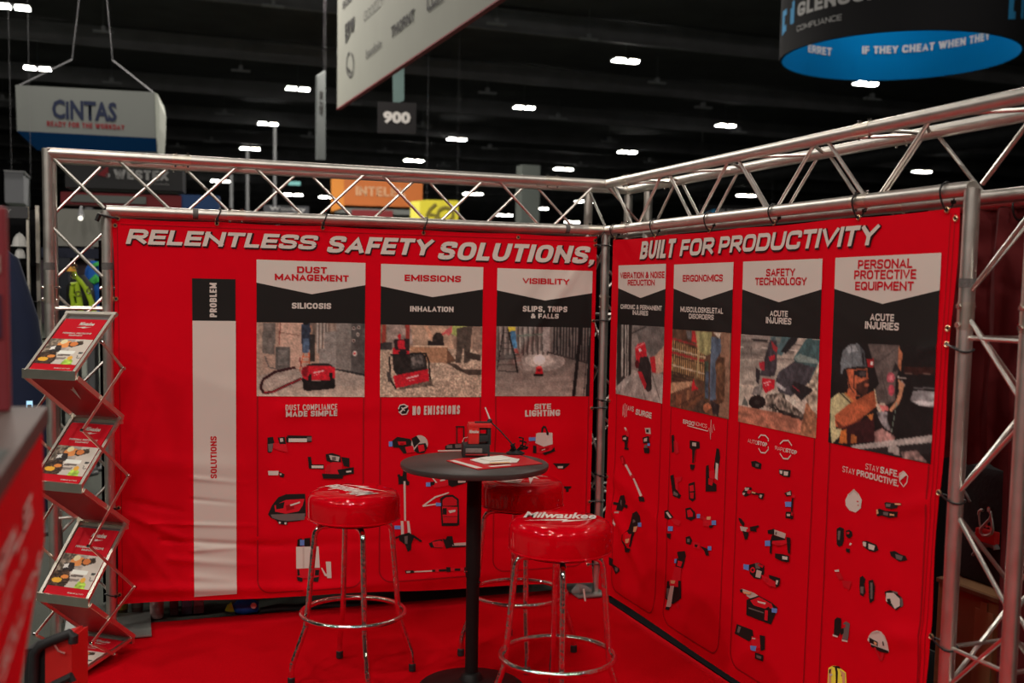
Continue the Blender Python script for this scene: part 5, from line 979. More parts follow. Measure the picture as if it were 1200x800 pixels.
sgW = mat('sign_white_fabric', (.19, .205, .195), .8, noise_scale=1.5, amt=.05); sgBl = mat('sign_blue', (.001, .020, .065), .85, noise_scale=1.5, amt=.08, spec=.05); navy = mat('navy_print', (.004, .012, .05), .7, noise_scale=3, amt=.05)
M_dimred = mat('dim_red_print', (.26, .012, .02), .7, noise_scale=3, amt=.05)
# CINTAS
s = vsurf(100, 140, 20, -6); sg = thing('hanging_sign', 'white box sign reading CINTAS with a blue band, hanging at the left', 'sign', s.O)
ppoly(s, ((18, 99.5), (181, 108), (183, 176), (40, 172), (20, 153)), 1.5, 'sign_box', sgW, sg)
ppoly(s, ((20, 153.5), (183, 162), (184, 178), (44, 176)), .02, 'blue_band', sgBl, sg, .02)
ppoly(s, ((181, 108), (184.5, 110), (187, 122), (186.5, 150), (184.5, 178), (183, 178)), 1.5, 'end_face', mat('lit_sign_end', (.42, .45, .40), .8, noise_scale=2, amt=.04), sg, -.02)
text('CiNTAS', s, 60, 119, 137, 141.5, navy, sg, .012, .035, rect=(s.uv(61, 128)[0], s.uv(98, 118)[1], s.uv(137, 130)[0], s.uv(98, 141)[1]))
text('READY FOR THE WORKDAY', s, 0, 0, 0, 0, M_dimred, sg, .012, .015, rect=(s.uv(55, 146)[0], s.uv(100, 144)[1], s.uv(146, 146)[0], s.uv(100, 150)[1]))
for (x0, y0), (x1, y1) in (((19, 100), (78, 62)), ((180, 108), (127, 63))): wire(s.pt(*s.uv(x0, y0), -.1), s.pt(*s.uv(x1, y1), -.6), .012, sg)
for x_ in (78, 127): q = s.pt(*s.uv(x_, 62.5), -.6); wire(q, Vector((q.x+(104-x_)*.02, q.y+3, 12.0)), .004, sg)
# large white hanging sign, plane runs away to the left
z0 = 5.2
def onz(px, py, z): return on(px, py, 2, z)
A = onz(395, 127, z0); B2 = onz(585, -2, z0); U_ = (B2-A); U_.z = 0; U_.normalize(); Ls = (B2-A).length+1.5
s = Surf(A, U_, (0, 0, 1), (U_.y, -U_.x, 0)); sg = thing('hanging_sign', 'large white hanging sign with sponsor names and a thin red lower edge', 'sign', A)
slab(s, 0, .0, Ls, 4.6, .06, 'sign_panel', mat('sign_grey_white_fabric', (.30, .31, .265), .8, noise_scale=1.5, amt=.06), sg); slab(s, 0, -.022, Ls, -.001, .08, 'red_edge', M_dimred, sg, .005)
def stx(body, xl, yl_top, xr, yr_bot, hl=None, b_=.02, m_=None, sh=0):
    """left pixel/top, right pixel/bottom read straight off the plane"""
    text(body, s, xl, yl_top, xr, yr_bot, m_ or M_black, sg, .012, b_, sh)
sgk = mat('faded_grey_print', (.08, .08, .075), .8, noise_scale=3, amt=.1)
def srect(body, xl, yl, xr, yr, h, m_=None, b_=.03, sh=0):
    ua, va = s.uv(xl, yl); ub, vb = s.uv(xr, yr); vm = (va+vb)/2; um = (ua+ub)/2
    # half height from pixels at the middle
    vt = s.uv((xl+xr)/2, (yl+yr)/2-h/2)[1]; vbm = s.uv((xl+xr)/2, (yl+yr)/2+h/2)[1]; vm2 = vm
    hh = (vt-vbm)/2; text(body, s, 0, 0, 0, 0, m_ or M_black, sg, .012, b_, sh, rect=(ua, vm2+hh, ub, vm2-hh))
srect('ERW', 405, 37, 416, 27, 17, b_=.06); srect('THORNT', 459, 36.5, 486, 19, 14, b_=.06); srect('baudoin', 429.5, 62, 447, 52, 11, sgk, .01); srect('GOOZZY', 427, 16, 450, 3, 11, sgk, -.005); srect('LUX', 501, 5, 520, -9, 15, b_=.06); srect('WORKWEAR', 502, 12, 520, 0, 5, b_=.03); srect('SGB', 402, 6, 413, -3, 8)
b = MB(); b.poly([s.pt(*s.uv(x, y), .012) for x, y in ((405, 52), (411, 40), (405.5, 44))]); b.build('printed_mark', M_black, sg)
strip(s, [s.uv(410.5+4.2*math.cos(a), 75.5+14*math.sin(a)) for a in np.linspace(-1.2, 4.6, 18)], .05, .012, 'printed_mark', sgk, sg); b = MB(); b.poly([s.pt(*s.uv(x, y), .012) for x, y in ((408, 78), (411.5, 83), (413, 79), (410.5, 86), (408.5, 84))]); b.build('printed_mark', M_black, sg)
# 900 aisle sign
s = vsurf(464, 138, 26, -14); sg = thing('aisle_sign', 'dark grey square aisle sign reading 900 on a hanging pole', 'sign', s.O)
pslab(s, 442.5, 119, 487.5, 157, .08, 'sign_plate', mat('aisle_sign_grey', (.018, .017, .018), .8, noise_scale=2, amt=.06, spec=.1), sg)
text('900', s, 449, 130, 481, 145.5, mat('sign_pale_print', (.50, .48, .46), .7, noise_scale=3, amt=.04), sg, .012, .05)
ppoly(s, ((460, 78), (473.5, 76), (473.5, 117), (467, 120), (460.5, 120)), .1, 'pole_banner', mat('teal_grey_banner', (.08, .135, .13), .7, noise_scale=1.2, amt=.5), sg, -.06)
q = s.pt(*s.uv(466, 80), -.1); wire(q, Vector((q.x, q.y, 11.9)), .03, sg)
# narrow vertical banner
s = vsurf(377, 135, 30, 50); sg = thing('hanging_banner', 'narrow grey vertical hanging banner with small dark lettering', 'banner', s.O)
ppoly(s, ((372, 89), (381.5, 83), (381.5, 187), (372, 187)), .06, 'cloth', mat('dull_grey_banner', (.075, .085, .085), .8, noise_scale=1, amt=.2), sg)
vtext('AISLE 900', s, 374, 106, 379, 136, M_black, sg, .03)
# ring sign
zb = 6.4; c_ = on(1052, 68, 2, zb); Rr = 135/FPX*((c_-CAM).dot(FX)); HR = 2.2
ringO = mat('ring_dark_fabric', (.014, .014, .016), .8, noise_scale=1, amt=.1, spec=.2); ringI = mat('ring_blue_fabric', (.0003, .112, .29), .9, noise_scale=.5, amt=.25, spec=.02)
sg = thing('ring_sign', 'round hanging ring sign, dark outside reading GLENGUARD, bright blue inside', 'sign', c_)
def shell(r0, r1, h, name, M_, par):
    b = MB(); n = 96; vs = []
    for k in range(n):
        a = 2*PI*k/n
        for r in (r0, r1):
            for z in (0, h): vs.append((c_.x+r*math.cos(a), c_.y+r*math.sin(a), c_.z+z))
    fs = []
    for k in range(n):
        i, j = 4*k, 4*((k+1) % n)
        fs += [(i+2, j+2, j+3, i+3), (i, i+1, j+1, j), (i, j, j+2, i+2), (i+1, i+3, j+3, j+1)]
    b.faces(vs, fs); return b.build(name, M_, par, True)
shell(Rr-.03, Rr, HR, 'outer_skin', ringO, sg); shell(Rr-.06, Rr-.032, HR, 'inner_skin', ringI, sg)
class CylS:
    """lettering wrapped on the ring: u = arc length, outside (side 1) or inside (-1)"""
    def __init__(s, r, side, a0): s.r, s.side, s.a0 = r, side, a0
    def pt(s, u, v, off=0):
        a = s.a0 + s.side*u/s.r; r = s.r+off*s.side; return Vector((c_.x+r*math.cos(a), c_.y+r*math.sin(a), c_.z+v))
    def uv(s, px, py): raise ValueError
ca = math.atan2(CAM.y-c_.y, CAM.x-c_.x)
def angx(px, near=True):
    k = max(-1, min(1, (px-1052)/135.)); return ca+math.asin(k) if near else ca+PI-math.asin(k)
gl = mat('ring_white_print', (.42, .42, .42), .7, noise_scale=3, amt=.04); cyan = mat('ring_cyan_print', (.03, .30, .62), .7, noise_scale=3, amt=.06)
def ringtext(body, x0, x1, v1, v0, M_, bold, near=True):
    a0, a1 = angx(x0, near), angx(x1, near)
    if near: cs = CylS(Rr+.004, 1, a0); text(body, cs, 0, 0, 0, 0, M_, sg, .004, bold, rect=(0, v1, (a1-a0)*Rr, v0))
    else: cs = CylS(Rr-.064, -1, a0); text(body, cs, 0, 0, 0, 0, M_, sg, .004, bold, rect=(0, v1, abs(a0-a1)*Rr, v0))
zz = lambda py, px, near=True: toy(py, c_.x+Rr*math.cos(angx(px, near)), c_.y+Rr*math.sin(angx(px, near)))-c_.z
ringtext('GLENGUARD', 943, 1066, zz(2, 948), zz(18, 948), gl, .05); ringtext('COMPLIANCE', 943, 993, zz(22.5, 968), zz(30, 970)+.02, gl, .0)
ringtext('IF THEY CHEAT WHEN THEY GET CAUGHT', 1008, 1225, zz(55, 1052, False), zz(64, 1052, False), gl, .02, False) if False else ringtext('IF THEY CHEAT WHEN THEY', 1007, 1156, zz(54, 1052, False)+.0, zz(63, 1052, False), gl, .02, False)
ringtext('ERRET', 941, 968, zz(56, 960, False), zz(65, 960, False), gl, .02, False)
for x0, x1 in ((923, 939), (1161, 1179)):
    a0, a1 = angx(x0), angx(x1); cs = CylS(Rr+.004, 1, a0); L_ = (a1-a0)*Rr; v1 = zz(4, x0+8); v0 = zz(44, x0)
    if x0 > 1000: v1 = zz(-14, 1168); v0 = zz(26, 1165)
    b = MB()
    for pl in (((0, .05), (0, .9), (.25, .86), (.25, .1)), ((.25, .86), (.25, .66), (1, .80), (1, 1)), ((.75, .76), (1, .80), (1, .25), (.75, .25)), ((.25, .32), (1, .45), (1, .25), (.25, .1))):
        b.poly([cs.pt(u*L_, v0+(v1-v0)*v, .004) for u, v in pl])
    b.build('logo_mark', cyan, sg)
for a in (.3, 2.4, 4.5): wire(Vector((c_.x+Rr*math.cos(a), c_.y+Rr*math.sin(a), c_.z+HR)), Vector((c_.x, c_.y, 11.8)), .02, sg)
# second, farther ring sign peeking over the right truss
s = vsurf(850, 250, 45, -20); sg = thing('hanging_sign', 'small far dark sign with blue mark and pale letters, just over the right truss', 'sign', s.O)
pslab(s, 820, 240, 905, 268, .3, 'sign_panel', ringO, sg); ppoly(s, ((826, 250), (838, 244.5), (838, 253), (826, 256)), .02, 'logo_mark', cyan, sg, .03); text('GLENGUARD', s, 841, 245, 892, 252, gl, sg, .035, .04)
# WESTEX booth
s = vsurf(150, 215, 16, -8); sg = thing('booth_header', 'dark grey booth header reading WESTEX with red mark and blue end block', 'booth', s.O)
pslab(s, 76, 190, 214, 224, .5, 'header_panel', mat('charcoal_panel', (.030, .030, .033), .7, noise_scale=2, amt=.1), sg)
redp = mat('booth_red_panel', (.22, .004, .010), .6, noise_scale=2, amt=.1)
pslab(s, 70, 224, 212, 243, .3, 'red_panel', redp, sg, -.05); pslab(s, 82, 227.5, 171, 239, .03, 'white_panel', sgW, sg, -.01); pslab(s, 210, 227, 256, 250, .4, 'blue_block', mat('booth_blue_panel', (.012, .07, .24), .6, noise_scale=2, amt=.1), sg, -.1)
ppoly(s, ((114, 205), (127, 194), (127, 208)), .02, 'logo_mark', M_dimred, sg, .02); b = MB(); q = s.uv(126.5, 205.5); b.poly([s.pt(q[0]+.035*math.cos(a), q[1]+.035*math.sin(a), .02) for a in np.linspace(0, 2*PI, 12)[:-1]]); b.build('logo_dot', gl, sg)
text('WESTEX', s, 133, 198, 198, 212, gl, sg, .012, .05); text('A HIGHER STANDARD', s, 164, 214, 198, 217, gl, sg, .012, .0)
# INTELEX
orM = mat('booth_orange', (.62, .16, .02), .6, noise_scale=1, amt=.12); s = vsurf(440, 230, 40, -10); sg = thing('booth_header', 'orange box sign reading INTELEX seen through the back truss', 'booth', s.O)
pslab(s, 403, 209, 495, 243, 2.2, 'orange_box', orM, sg); ppoly(s, ((388, 208), (403, 209), (403, 243), (388, 248)), 2.0, 'side_face', mat('booth_bright_orange', (.85, .30, .03), .6, noise_scale=1, amt=.08), sg, -.01)
pslab(s, 392, 243, 495, 252, 2.0, 'white_soffit', sgW, sg, -.1); pslab(s, 412, 246, 460, 262, .6, 'red_panel', redp, sg, .2); text('INTELEX', s, 417, 218, 476, 231, mat('orange_pale_print', (.75, .45, .25), .7, noise_scale=3, amt=.04), sg, .03, .018)
# yellow drum sign
s = vsurf(510, 246, 38, -14); sg = thing('hanging_sign', 'yellow sign with dark curved figures seen through the back truss', 'sign', s.O); yM = mat('sign_yellow', (.62, .55, .02), .6, noise_scale=1, amt=.1)
b = MB(); prof = [(481, 240), (485, 235.5), (500, 234), (537, 235), (537, 262), (481, 262)]
ppoly(s, prof, .8, 'yellow_box', yM, sg); pslab(s, 481, 236, 492, 262, .05, 'rounded_end', mat('sign_bright_yellow', (.85, .80, .10), .6, noise_scale=1, amt=.05), sg, .03)
olv = mat('olive_print', (.16, .13, .01), .7, noise_scale=2, amt=.1)
strip(s, [s.uv(x, y) for x, y in ((511, 239), (504, 245), (500, 252), (502, 258), (510, 259), (511, 252), (503, 251))], .10, .05, 'figure', olv, sg); strip(s, [s.uv(522+9*math.cos(a), 251+8*math.sin(a)) for a in np.linspace(0, 2*PI, 20)], .10, .05, 'figure', olv, sg)
# dark teal screen sign
s = vsurf(345, 242, 34, -8); sg = thing('booth_header', 'dark booth screen with pale letters below a bright lamp, left of the orange sign', 'booth', s.O)
pslab(s, 309, 240, 362, 262, .3, 'dark_panel', mat('dark_screen', (.02, .022, .028), .4, noise_scale=2, amt=.1), sg); text('Woolley', s, 316, 241.5, 358, 249, gl, sg, .01, .0)
pslab(s, 338, 214, 352, 219, .2, 'teal_lightbox', mat('teal_lightbox', (.10, .3, .3), .5, noise_scale=2, amt=.1), sg, .5)
# pale column, poles, trusses of neighbours
s = vsurf(618, 250, 36, 0); sg = thing('column', 'pale grey hall column seen through the back truss left of the corner', 'column', s.O); q = s.O; wq = 11/FPX*36
b = MB(); b.box((q.x, q.y, 3.0), (wq*2, .6, 6.0)); b.build('shaft', mat('column_grey', (.085, .10, .092), .8, noise_scale=1, amt=.1), sg); b = MB(); b.box((q.x, q.y, 3.3), (wq*2.1, .64, .2)); b.build('collar', M_lampoff, sg)
for x, y0, y1, lab in ((322, 147, 245, 'tall thin grey pole rising behind the back truss under a lit lamp'), (290, 176, 250, 'thin grey pole behind the back truss, left of the taller pole'), (271, 205, 250, 'short thin pole behind the back truss, right of the blue block')):
    q = atd(x, 200, 34); b = MB(); z1 = toy(y0, q.x, q.y); b.tube([(q.x, q.y, 0), (q.x, q.y, z1*.5), (q.x, q.y, z1)], .055, 10); o = b.build('pole', mat('dim_grey_pole', (.10, .105, .11), .6, noise_scale=2, amt=.1), None, True); props(o, lab, 'pole')
# neighbouring wing of the hall at the left, seen through and beside the left tower
s = vsurf(18, 330, 9.5, -4); sh = thing('display_shelf', 'black display shelf with metal uprights at the far left edge', 'shelf', (s.O.x, s.O.y, 0))
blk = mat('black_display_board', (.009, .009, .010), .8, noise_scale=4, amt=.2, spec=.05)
zf = lambda py: py
pslab(s, -40, 240, 42, 600, .06, 'back_board', blk, sh, -.35); pslab(s, -40, 240, 33, 256, .10, 'name_board', mat('grey_name_board', (.05, .05, .055), .6, noise_scale=4, amt=.1), sh, .03); text('SAFETY', s, -22, 244, 14, 250, gl, sh, .035, .02); pslab(s, 33, 242, 37.5, 620, .05, 'upright', M_frame, sh); pslab(s, 39, 238, 42, 620, .05, 'upright', M_frame, sh, -.3)
for yy in (306, 352, 400): pslab(s, -40, yy, 42, yy+2, .32, 'shelf_board', blk, sh, 0)
hw = mat('white_hard_shell', (.62, .62, .60), .4, noise_scale=6, amt=.04)
def dome(px, py, w_, h, name, lab, M_, cat, brim=True, grp=None):
    u, v = s.uv(px, py); wd = abs(s.uv(px+w_/2, py)[0]-u); hd = abs(s.uv(px, py+h)[1]-v); O = s.pt(u, v-hd, -.16)
    t = thing(name, lab, cat, O); b = LMB(); b.lathe([(wd*.2*0+wd*.93, 0), (wd*.9, hd*.3), (wd*.72, hd*.65), (wd*.4, hd*.92), (wd*.05, hd)], 24); b.build('shell', M_, t, True)
    if brim: b = LMB(); b.lathe([(wd*.9, -.004), (wd*1.12, 0), (wd*1.1, .01), (wd*.9, .012)], 24); b.build('brim', M_, t, True)
    b = LMB(); b.tube([(0, -wd*.95, hd*.1), (0, -wd*.75, hd*.72), (0, 0, hd*1.03), (0, wd*.75, hd*.72)], wd*.09, 8); b.build('ridge', M_, t, True)
    return t
dome(19, 272, 19, 16, 'hard_hat', 'white hard hat on the black shelf at the far left', hw, 'hard hat'); dome(19.5, 289, 14, 13, 'dust_mask', 'pale round dust mask below the white hard hat', hw, 'dust mask', False)
dome(20, 328, 17, 15, 'face_helmet', 'clear grey helmet on the middle of the black shelf', mat('smoke_clear_shell', (.12, .12, .12), .15, noise_scale=6, amt=.1), 'helmet'); dome(24, 350, 8, 9, 'white_cup', 'small white cup standing on the black shelf below the clear helmet', hw, 'cup', False)
# navy padded column and bits of the next booth
q = atd(33, 420, 8.4); b = MB(); pts = [(q.x-.05, q.y, 0), (q.x-.03, q.y, 1.0), (q.x-.05, q.y, 1.5), (q.x-.13, q.y, 1.95), (q.x-.16, q.y, 2.02)]; b.tube(pts, [.22, .17, .13, .08, .03], 20)
nv = b.build('draped_form', mat('navy_cloth', (.008, .014, .045), .9, noise_scale=5, amt=.3, bump=.2), None, True); props(nv, 'dark navy cloth draped display form left of the left tower', 'mannequin')
sx = vsurf(35, 476, 7.6, 0); o = pslab(sx, 31, 470, 38, 482, .02, 'tablet', mat('screen_glow_blue', (.1, .2, .3), .3, emit=(.45, .75, 1), estr=1.1), None); props(o, 'small glowing bluish screen against the navy cloth', 'screen')
s = vsurf(28, 220, 18, 0); o = thing('hanging_sign', 'pale grey box sign at the far left below the CINTAS sign', 'sign', s.O); pslab(s, 5, 201, 28, 238, 1.2, 'sign_box', mat('dim_grey_sign', (.20, .21, .23), .8, noise_scale=1, amt=.06), o); pslab(s, 4.5, 199.5, 28.5, 202, 1.25, 'top_trim', M_lampoff, o, .02)
s = vsurf(95, 290, 13, -6); o = thing('booth_wall', 'pale booth wall and soffit of the next stand seen through the left tower', 'booth', (s.O.x, s.O.y, 0))
pslab(s, 62, 244, 150, 290, .2, 'pale_wall', mat('pale_wall_paint', (.30, .30, .27), .8, noise_scale=1, amt=.06), o); pslab(s, 50, 290, 150, 304, .3, 'navy_valance', mat('deep_navy_panel', (.008, .012, .035), .7, noise_scale=2, amt=.2), o, .1); pslab(s, 40, 304, 150, 380, .1, 'plum_wall', mat('plum_wall_paint', (.055, .035, .045), .7, noise_scale=1, amt=.25), o, -.1)
for x, y in ((100, 255), (69, 300)):
    p = s.pt(*s.uv(x, y), .35); b = MB(); b.tube([p+Vector((0, .1, .12)), p+Vector((0, .02, .04)), p, p+Vector((0, -.06, -.03))], [.01, .03, .035, .035], 12); sp = b.build('spot_housing', M_lampoff, o, True)
    b = MB(); b.tube([p+Vector((0, -.061, -.03)), p+Vector((0, -.07, -.035))], .028, 12); b.build('spot_lens', mat('spot_lens_warm', (.9, .9, .8), .4, emit=(1, .95, .8), estr=1.5), sp)
s = vsurf(72, 330, 10.5, -10); o = pslab(s, 60, 302, 81, 372, .08, 'dark_panel', mat('slate_panel', (.028, .034, .044), .6, noise_scale=2, amt=.15), None); props(o, 'dark slate upright panel seen through the left tower', 'panel')
# hi-vis harness vest on a form
s = vsurf(92, 335, 10.0, 0); q = s.O; hv = thing('harness_vest', 'lime and black safety harness vest hanging, seen through the left tower', 'vest', q); lime = mat('lime_webbing', (.42, .60, .02), .7, noise_scale=20, amt=.15)
b = MB(); b.tube([s.pt(*s.uv(92, 322), -.1), s.pt(*s.uv(93, 335), -.1), s.pt(*s.uv(94, 352), -.1), s.pt(*s.uv(94, 372), -.1)], [.05, .12, .13, .11], 16); b.build('torso_form', M_rubber, hv, True)
for pts, r in ((((85, 335), (84, 345), (86, 355), (84, 372)), .020), (((84, 334), (90, 332), (92, 344), (94, 356), (96, 372)), .026), (((84, 345), (91, 346)), .014), (((84, 357), (92, 357)), .014), (((100, 336), (104, 345), (109, 358), (112, 372)), .024), (((86, 316), (89, 324), (95, 330), (100, 337)), .020), (((107, 352), (108, 372)), .02)):
    b = MB(); b.tube([s.pt(*s.uv(x, y), .06) for x, y in pts], r, 8); b.build('lime_strap', lime, hv, True)
b = MB(); b.tube([s.pt(*s.uv(84, 312), .05), s.pt(*s.uv(84, 318), .05)], [.03, .045], 10); b.build('orange_pad', mat('amber_pad', (.8, .38, .03), .6, noise_scale=9, amt=.1), hv, True)
for x, y in ((88, 312), (86, 323), (92, 344), (105, 341), (89, 364)): b = MB(); p = s.pt(*s.uv(x, y), .09); b.tube([p+Vector((.022*math.cos(a), 0, .022*math.sin(a))) for a in np.linspace(0, 2*PI, 11)[:-1]], .006, 6, closed=True); b.build('buckle', M_chrome, hv, True)
s = vsurf(112, 330, 10.3, 0); jk = thing('rain_jacket', 'bright blue and green jacket hanging beside the lime harness', 'jacket', s.O); blu = mat('bright_blue_cloth', (.01, .14, .62), .8, noise_scale=8, amt=.2)
b = MB(); b.tube([s.pt(*s.uv(x, y), 0) for x, y in ((113, 306), (112, 316), (111, 330), (113, 350), (112, 372))], [.05, .09, .10, .08, .09], 12); b.build('body', blu, jk, True)
for pts in (((112, 308), (114, 312)), ((108, 331), (113, 325), (116, 330))): b = MB(); b.tube([s.pt(*s.uv(x, y), .10) for x, y in pts], .035, 8); b.build('green_patch', mat('bright_green_cloth', (.08, .6, .12), .8, noise_scale=8, amt=.1), jk, True)
# ================================================================ FOREGROUND LEFT: red counter with white lettering
E0 = atd(50, 500, 2.05); Xc = E0.x; zt = toy(497, E0.x, E0.y)
s = Surf((Xc, 0, 0), (0, 1, 0), (0, 0, 1), (1, 0, 0))
cn = thing('display_counter', 'out-of-focus red counter with white slanted lettering, close at the left edge', 'counter', (Xc-.3, E0.y-.4, 0))
def cu(px, py): return s.uv(px, py)
u1 = cu(50, 520)[0]; u0 = u1-1.35
b = MB(); prof = [(u0, .30), (u0, zt), (u1, zt), (u1, cu(50, 640)[1]), (cu(24, 800)[0], cu(24, 800)[1]), (cu(24, 800)[0]-.12, .30)]
vs = [s.pt(u, v, 0) for u, v in prof]+[s.pt(u, v, -.45) for u, v in prof]; n = len(prof)
b.faces(vs, [tuple(range(n)), tuple(range(2*n-1, n-1, -1))]+[(i, n+i, n+(i+1) % n, (i+1) % n) for i in range(n)]); b.build('red_body', mat('counter_red_laminate', (.74, .0006, .009), .6, noise_scale=5, amt=.05, spec=.05), cn)
b = MB(); b.box((Xc-.225, (u0+u1)/2, zt+.018), (.47, u1-u0+.02, .034), bev=.004); b.build('counter_top', mat('counter_top_taupe', (.085, .055, .048), .6, noise_scale=7, amt=.25, spec=.2), cn)
b = MB(); b.box((Xc-.225, (u0+u1)/2, .16), (.40, u1-u0-.1, .30)); b.build('plinth', blk, cn)
b = MB(); b.box((Xc-.20, (u0+u1)/2-.3, zt+.005+.03), (.40, .8, .004)); b.build('grey_mat', mat('grey_counter_mat', (.05, .055, .05), .8, noise_scale=30, amt=.2), cn)
def ctext(body, xl, xr, yl_base, yr_top, M_, bold):
    a = cu(xl, yl_base); c = cu(xr, yr_top); text(body, s, 0, 0, 0, 0, M_, cn, .002, bold, rect=(a[0], c[1], c[0], a[1]))
M_cw = mat('counter_white_print', (.80, .66, .60), .7, noise_scale=3, amt=.05)
ua, ub = cu(0, 600)[0], cu(37, 600)[0]; va, vb = cu(36, 576)[1], cu(37, 603)[1]
text('SIMPLE.', s, 0, 0, 0, 0, M_cw, cn, .002, .04, .15, rect=(ua-.42, va, ub, vb))
v2, v3 = cu(34, 628)[1], cu(30, 650)[1]
text('PRODUCTIVE.', s, 0, 0, 0, 0, M_cw, cn, .002, .015, .15, rect=(ua-.42, v2, cu(29, 640)[0], v3))
v2, v3 = cu(45, 646)[1], cu(42, 676)[1]
text('SAFETY SOLUTIONS', s, 0, 0, 0, 0, M_cw, cn, .002, .02, .15, rect=(ua-.5, v2, cu(46, 650)[0], v3))
# display post standing on the counter
q0 = atd(11, 400, 1.95); b = MB(); zq = zt+.036; ztp = toy(243, q0.x, q0.y)
dp = thing('display_board', 'blurred red display board with a pale band standing on the near counter', 'display board', (q0.x-.15, q0.y, zq))
b.box((q0.x-.16, q0.y, (zq+ztp)/2), (.32, .04, ztp-zq), bev=.004); b.build('board', mat('board_dull_red', (.26, .03, .04), .5, noise_scale=5, amt=.2), dp)
for ya, yb, m_ in ((300, 320, mat('pale_band_print', (.42, .30, .26), .7, noise_scale=9, amt=.05)), (345, 395, mat('plum_band_print', (.06, .02, .05), .7, noise_scale=9, amt=.05))):
    b = MB(); za, zb_ = toy(ya, q0.x, q0.y), toy(yb, q0.x, q0.y); b.box((q0.x-.16, q0.y-.022, (za+zb_)/2), (.30, .004, za-zb_)); b.build('printed_band', m_, dp)
# red tool case with black frame handle in front of the brochure stand
q = on(70, 805, 2, .0); q = atd(70, 775, 3.7); xc, yc = q.x, q.y
s = vsurf(70, 775, 3.7, -20); tc = thing('tool_case', 'red tool case with a bent black carrying frame, on the floor at the lower left', 'tool case', (q.x, q.y, 0))
ppoly(s, ((53, 757), (84, 748), (84, 900), (53, 900)), .14, 'red_body', M_rp, tc)
ppoly(s, ((50, 762), (54, 753), (80, 745), (82, 752)), .10, 'red_lid', M_rp, tc, -.02)
b = MB(); b.tube([s.pt(*s.uv(x, y), .01) for x, y in ((41, 830), (41, 790), (42, 764), (48, 756), (60, 750), (84, 741), (87.5, 744), (87, 752))], .017, 10); b.build('carry_frame', M_rubber, tc, True)
ppoly(s, ((28, 762), (48, 758), (52, 764), (52, 900), (24, 900)), .1, 'black_side', M_rubber, tc, -.01); b = MB(); b.tube([s.pt(*s.uv(x, y), .015) for x, y in ((54, 806), (70, 798), (86, 790), (87, 796))], .014, 8); b.build('lower_rail', M_rubber, tc, True)
b = MB(); b.tube([s.pt(*s.uv(x, y), .012) for x, y in ((66, 754), (70, 761), (78, 764))], .0035, 8); b.build('cord', mat('pale_pink_cord', (.5, .18, .16), .5), tc, True)
# ================================================================ THINGS BEHIND THE LEFT BANNER (its lower gap)
def can(px0, px1, py0, py1, y, name, lab, cat, M_, M2):
    a = on((px0+px1)/2, py1, 2, .004); q0, q1 = on(px0, py1, 1, y), on(px1, py1, 1, y); r = abs(q1.x-q0.x)/2; x = (q0.x+q1.x)/2
    t = thing(name, lab, cat, (x, y+r, 0)); b = LMB(); b.lathe([(r*.9, .0), (r, .01), (r, .16), (r*.55, .20), (r*.3, .21)], 20); b.build('body', M_, t, True)
    b = LMB(); b.lathe([(r+.001, .03), (r+.001, .10)], 20); b.build('label_band', M2, t, True); b = LMB(); b.lathe([(r*.34, .205), (r*.34, .235), (.002, .237)], 14); b.build('cap', M_rubber, t, True)
dk = lambda n, c: mat(n, c, .5, noise_scale=25, amt=.5)
can(136, 150, 0, 722, .34, 'bottle', 'dark bottle with yellow print behind the left post, under the banner', 'bottle', dk('dark_olive', (.07, .07, .02)), dk('yellow_band', (.40, .36, .04)))
can(154, 168, 0, 720, .36, 'bottle', 'dim grey and red bottle under the banner, second from the left post', 'bottle', dk('dim_grey_red', (.12, .06, .05)), dk('dim_grey_b', (.16, .12, .10)))
can(176, 192, 0, 721, .22, 'bottle', 'pale patterned bottle under the banner, right of the base plate', 'bottle', dk('pale_speckle', (.30, .20, .19)), dk('pale_speckle_b', (.36, .26, .25)))
for x0, x1, c, lab in ((199, 209, (.05, .03, .035), 'small dark box under the banner, left of the bluish box'), (213, 225, (.05, .055, .09), 'small bluish box under the banner'), (227, 239, (.13, .05, .06), 'small dull red box under the banner, right of the bluish box')):
    a0, a1 = on(x0, 718, 1, .26), on(x1, 718, 1, .26); t = thing('carton', lab, 'box', ((a0.x+a1.x)/2, .30, 0)); b = LMB(); b.box((0, 0, .07), (a1.x-a0.x, .08, .14), bev=.003); b.build('body', dk('carton_%d' % x0, c), t); b = LMB(); b.box((0, -.0405, .06), ((a1.x-a0.x)*.9, .002, .03)); b.build('label_band', dk('carton_band_%d' % x0, tuple(v*1.8 for v in c)), t)
bs = thing('shoe', 'bright blue trainer with lime tip and white heel button poking under the banner', 'shoe', on(284, 716, 1, .20)); blueM = mat('bright_blue_mesh', (.01, .10, .50), .6, noise_scale=30, amt=.2)
b = MB(); P_ = lambda x, y, dy=.2: on(x, y, 1, dy)
b.tube([P_(273, 712), P_(278, 711), P_(286, 711), P_(294, 710), P_(302, 711)], [.018, .036, .042, .040, .030], 12); b.build('upper', blueM, bs, True)
b = MB(); b.tube([P_(264, 715), P_(268, 713), P_(273, 711)], [.004, .022, .030], 12); b.build('lime_toe', lime, bs, True); b = MB(); p = P_(297, 709, .15); b.tube([p, p+Vector((0, -.01, 0))], .016, 12); b.build('heel_button', M_white, bs, True)
b = MB(); b.tube([P_(276, 717), P_(290, 718), P_(303, 716)], .010, 8); b.build('sole', sgBl, bs, True)
b = MB(); b.tube([P_(305, 716, .2), P_(325, 713, .19), P_(350, 714, .2), P_(380, 709, .19), P_(420, 711, .2), P_(470, 705, .2)], [.02, .028, .03, .024, .03, .02], 10); props(b.build('cable_bundle', M_rubber, None, True), 'black cable bundle lying on the floor behind the banner, under its middle', 'cable')
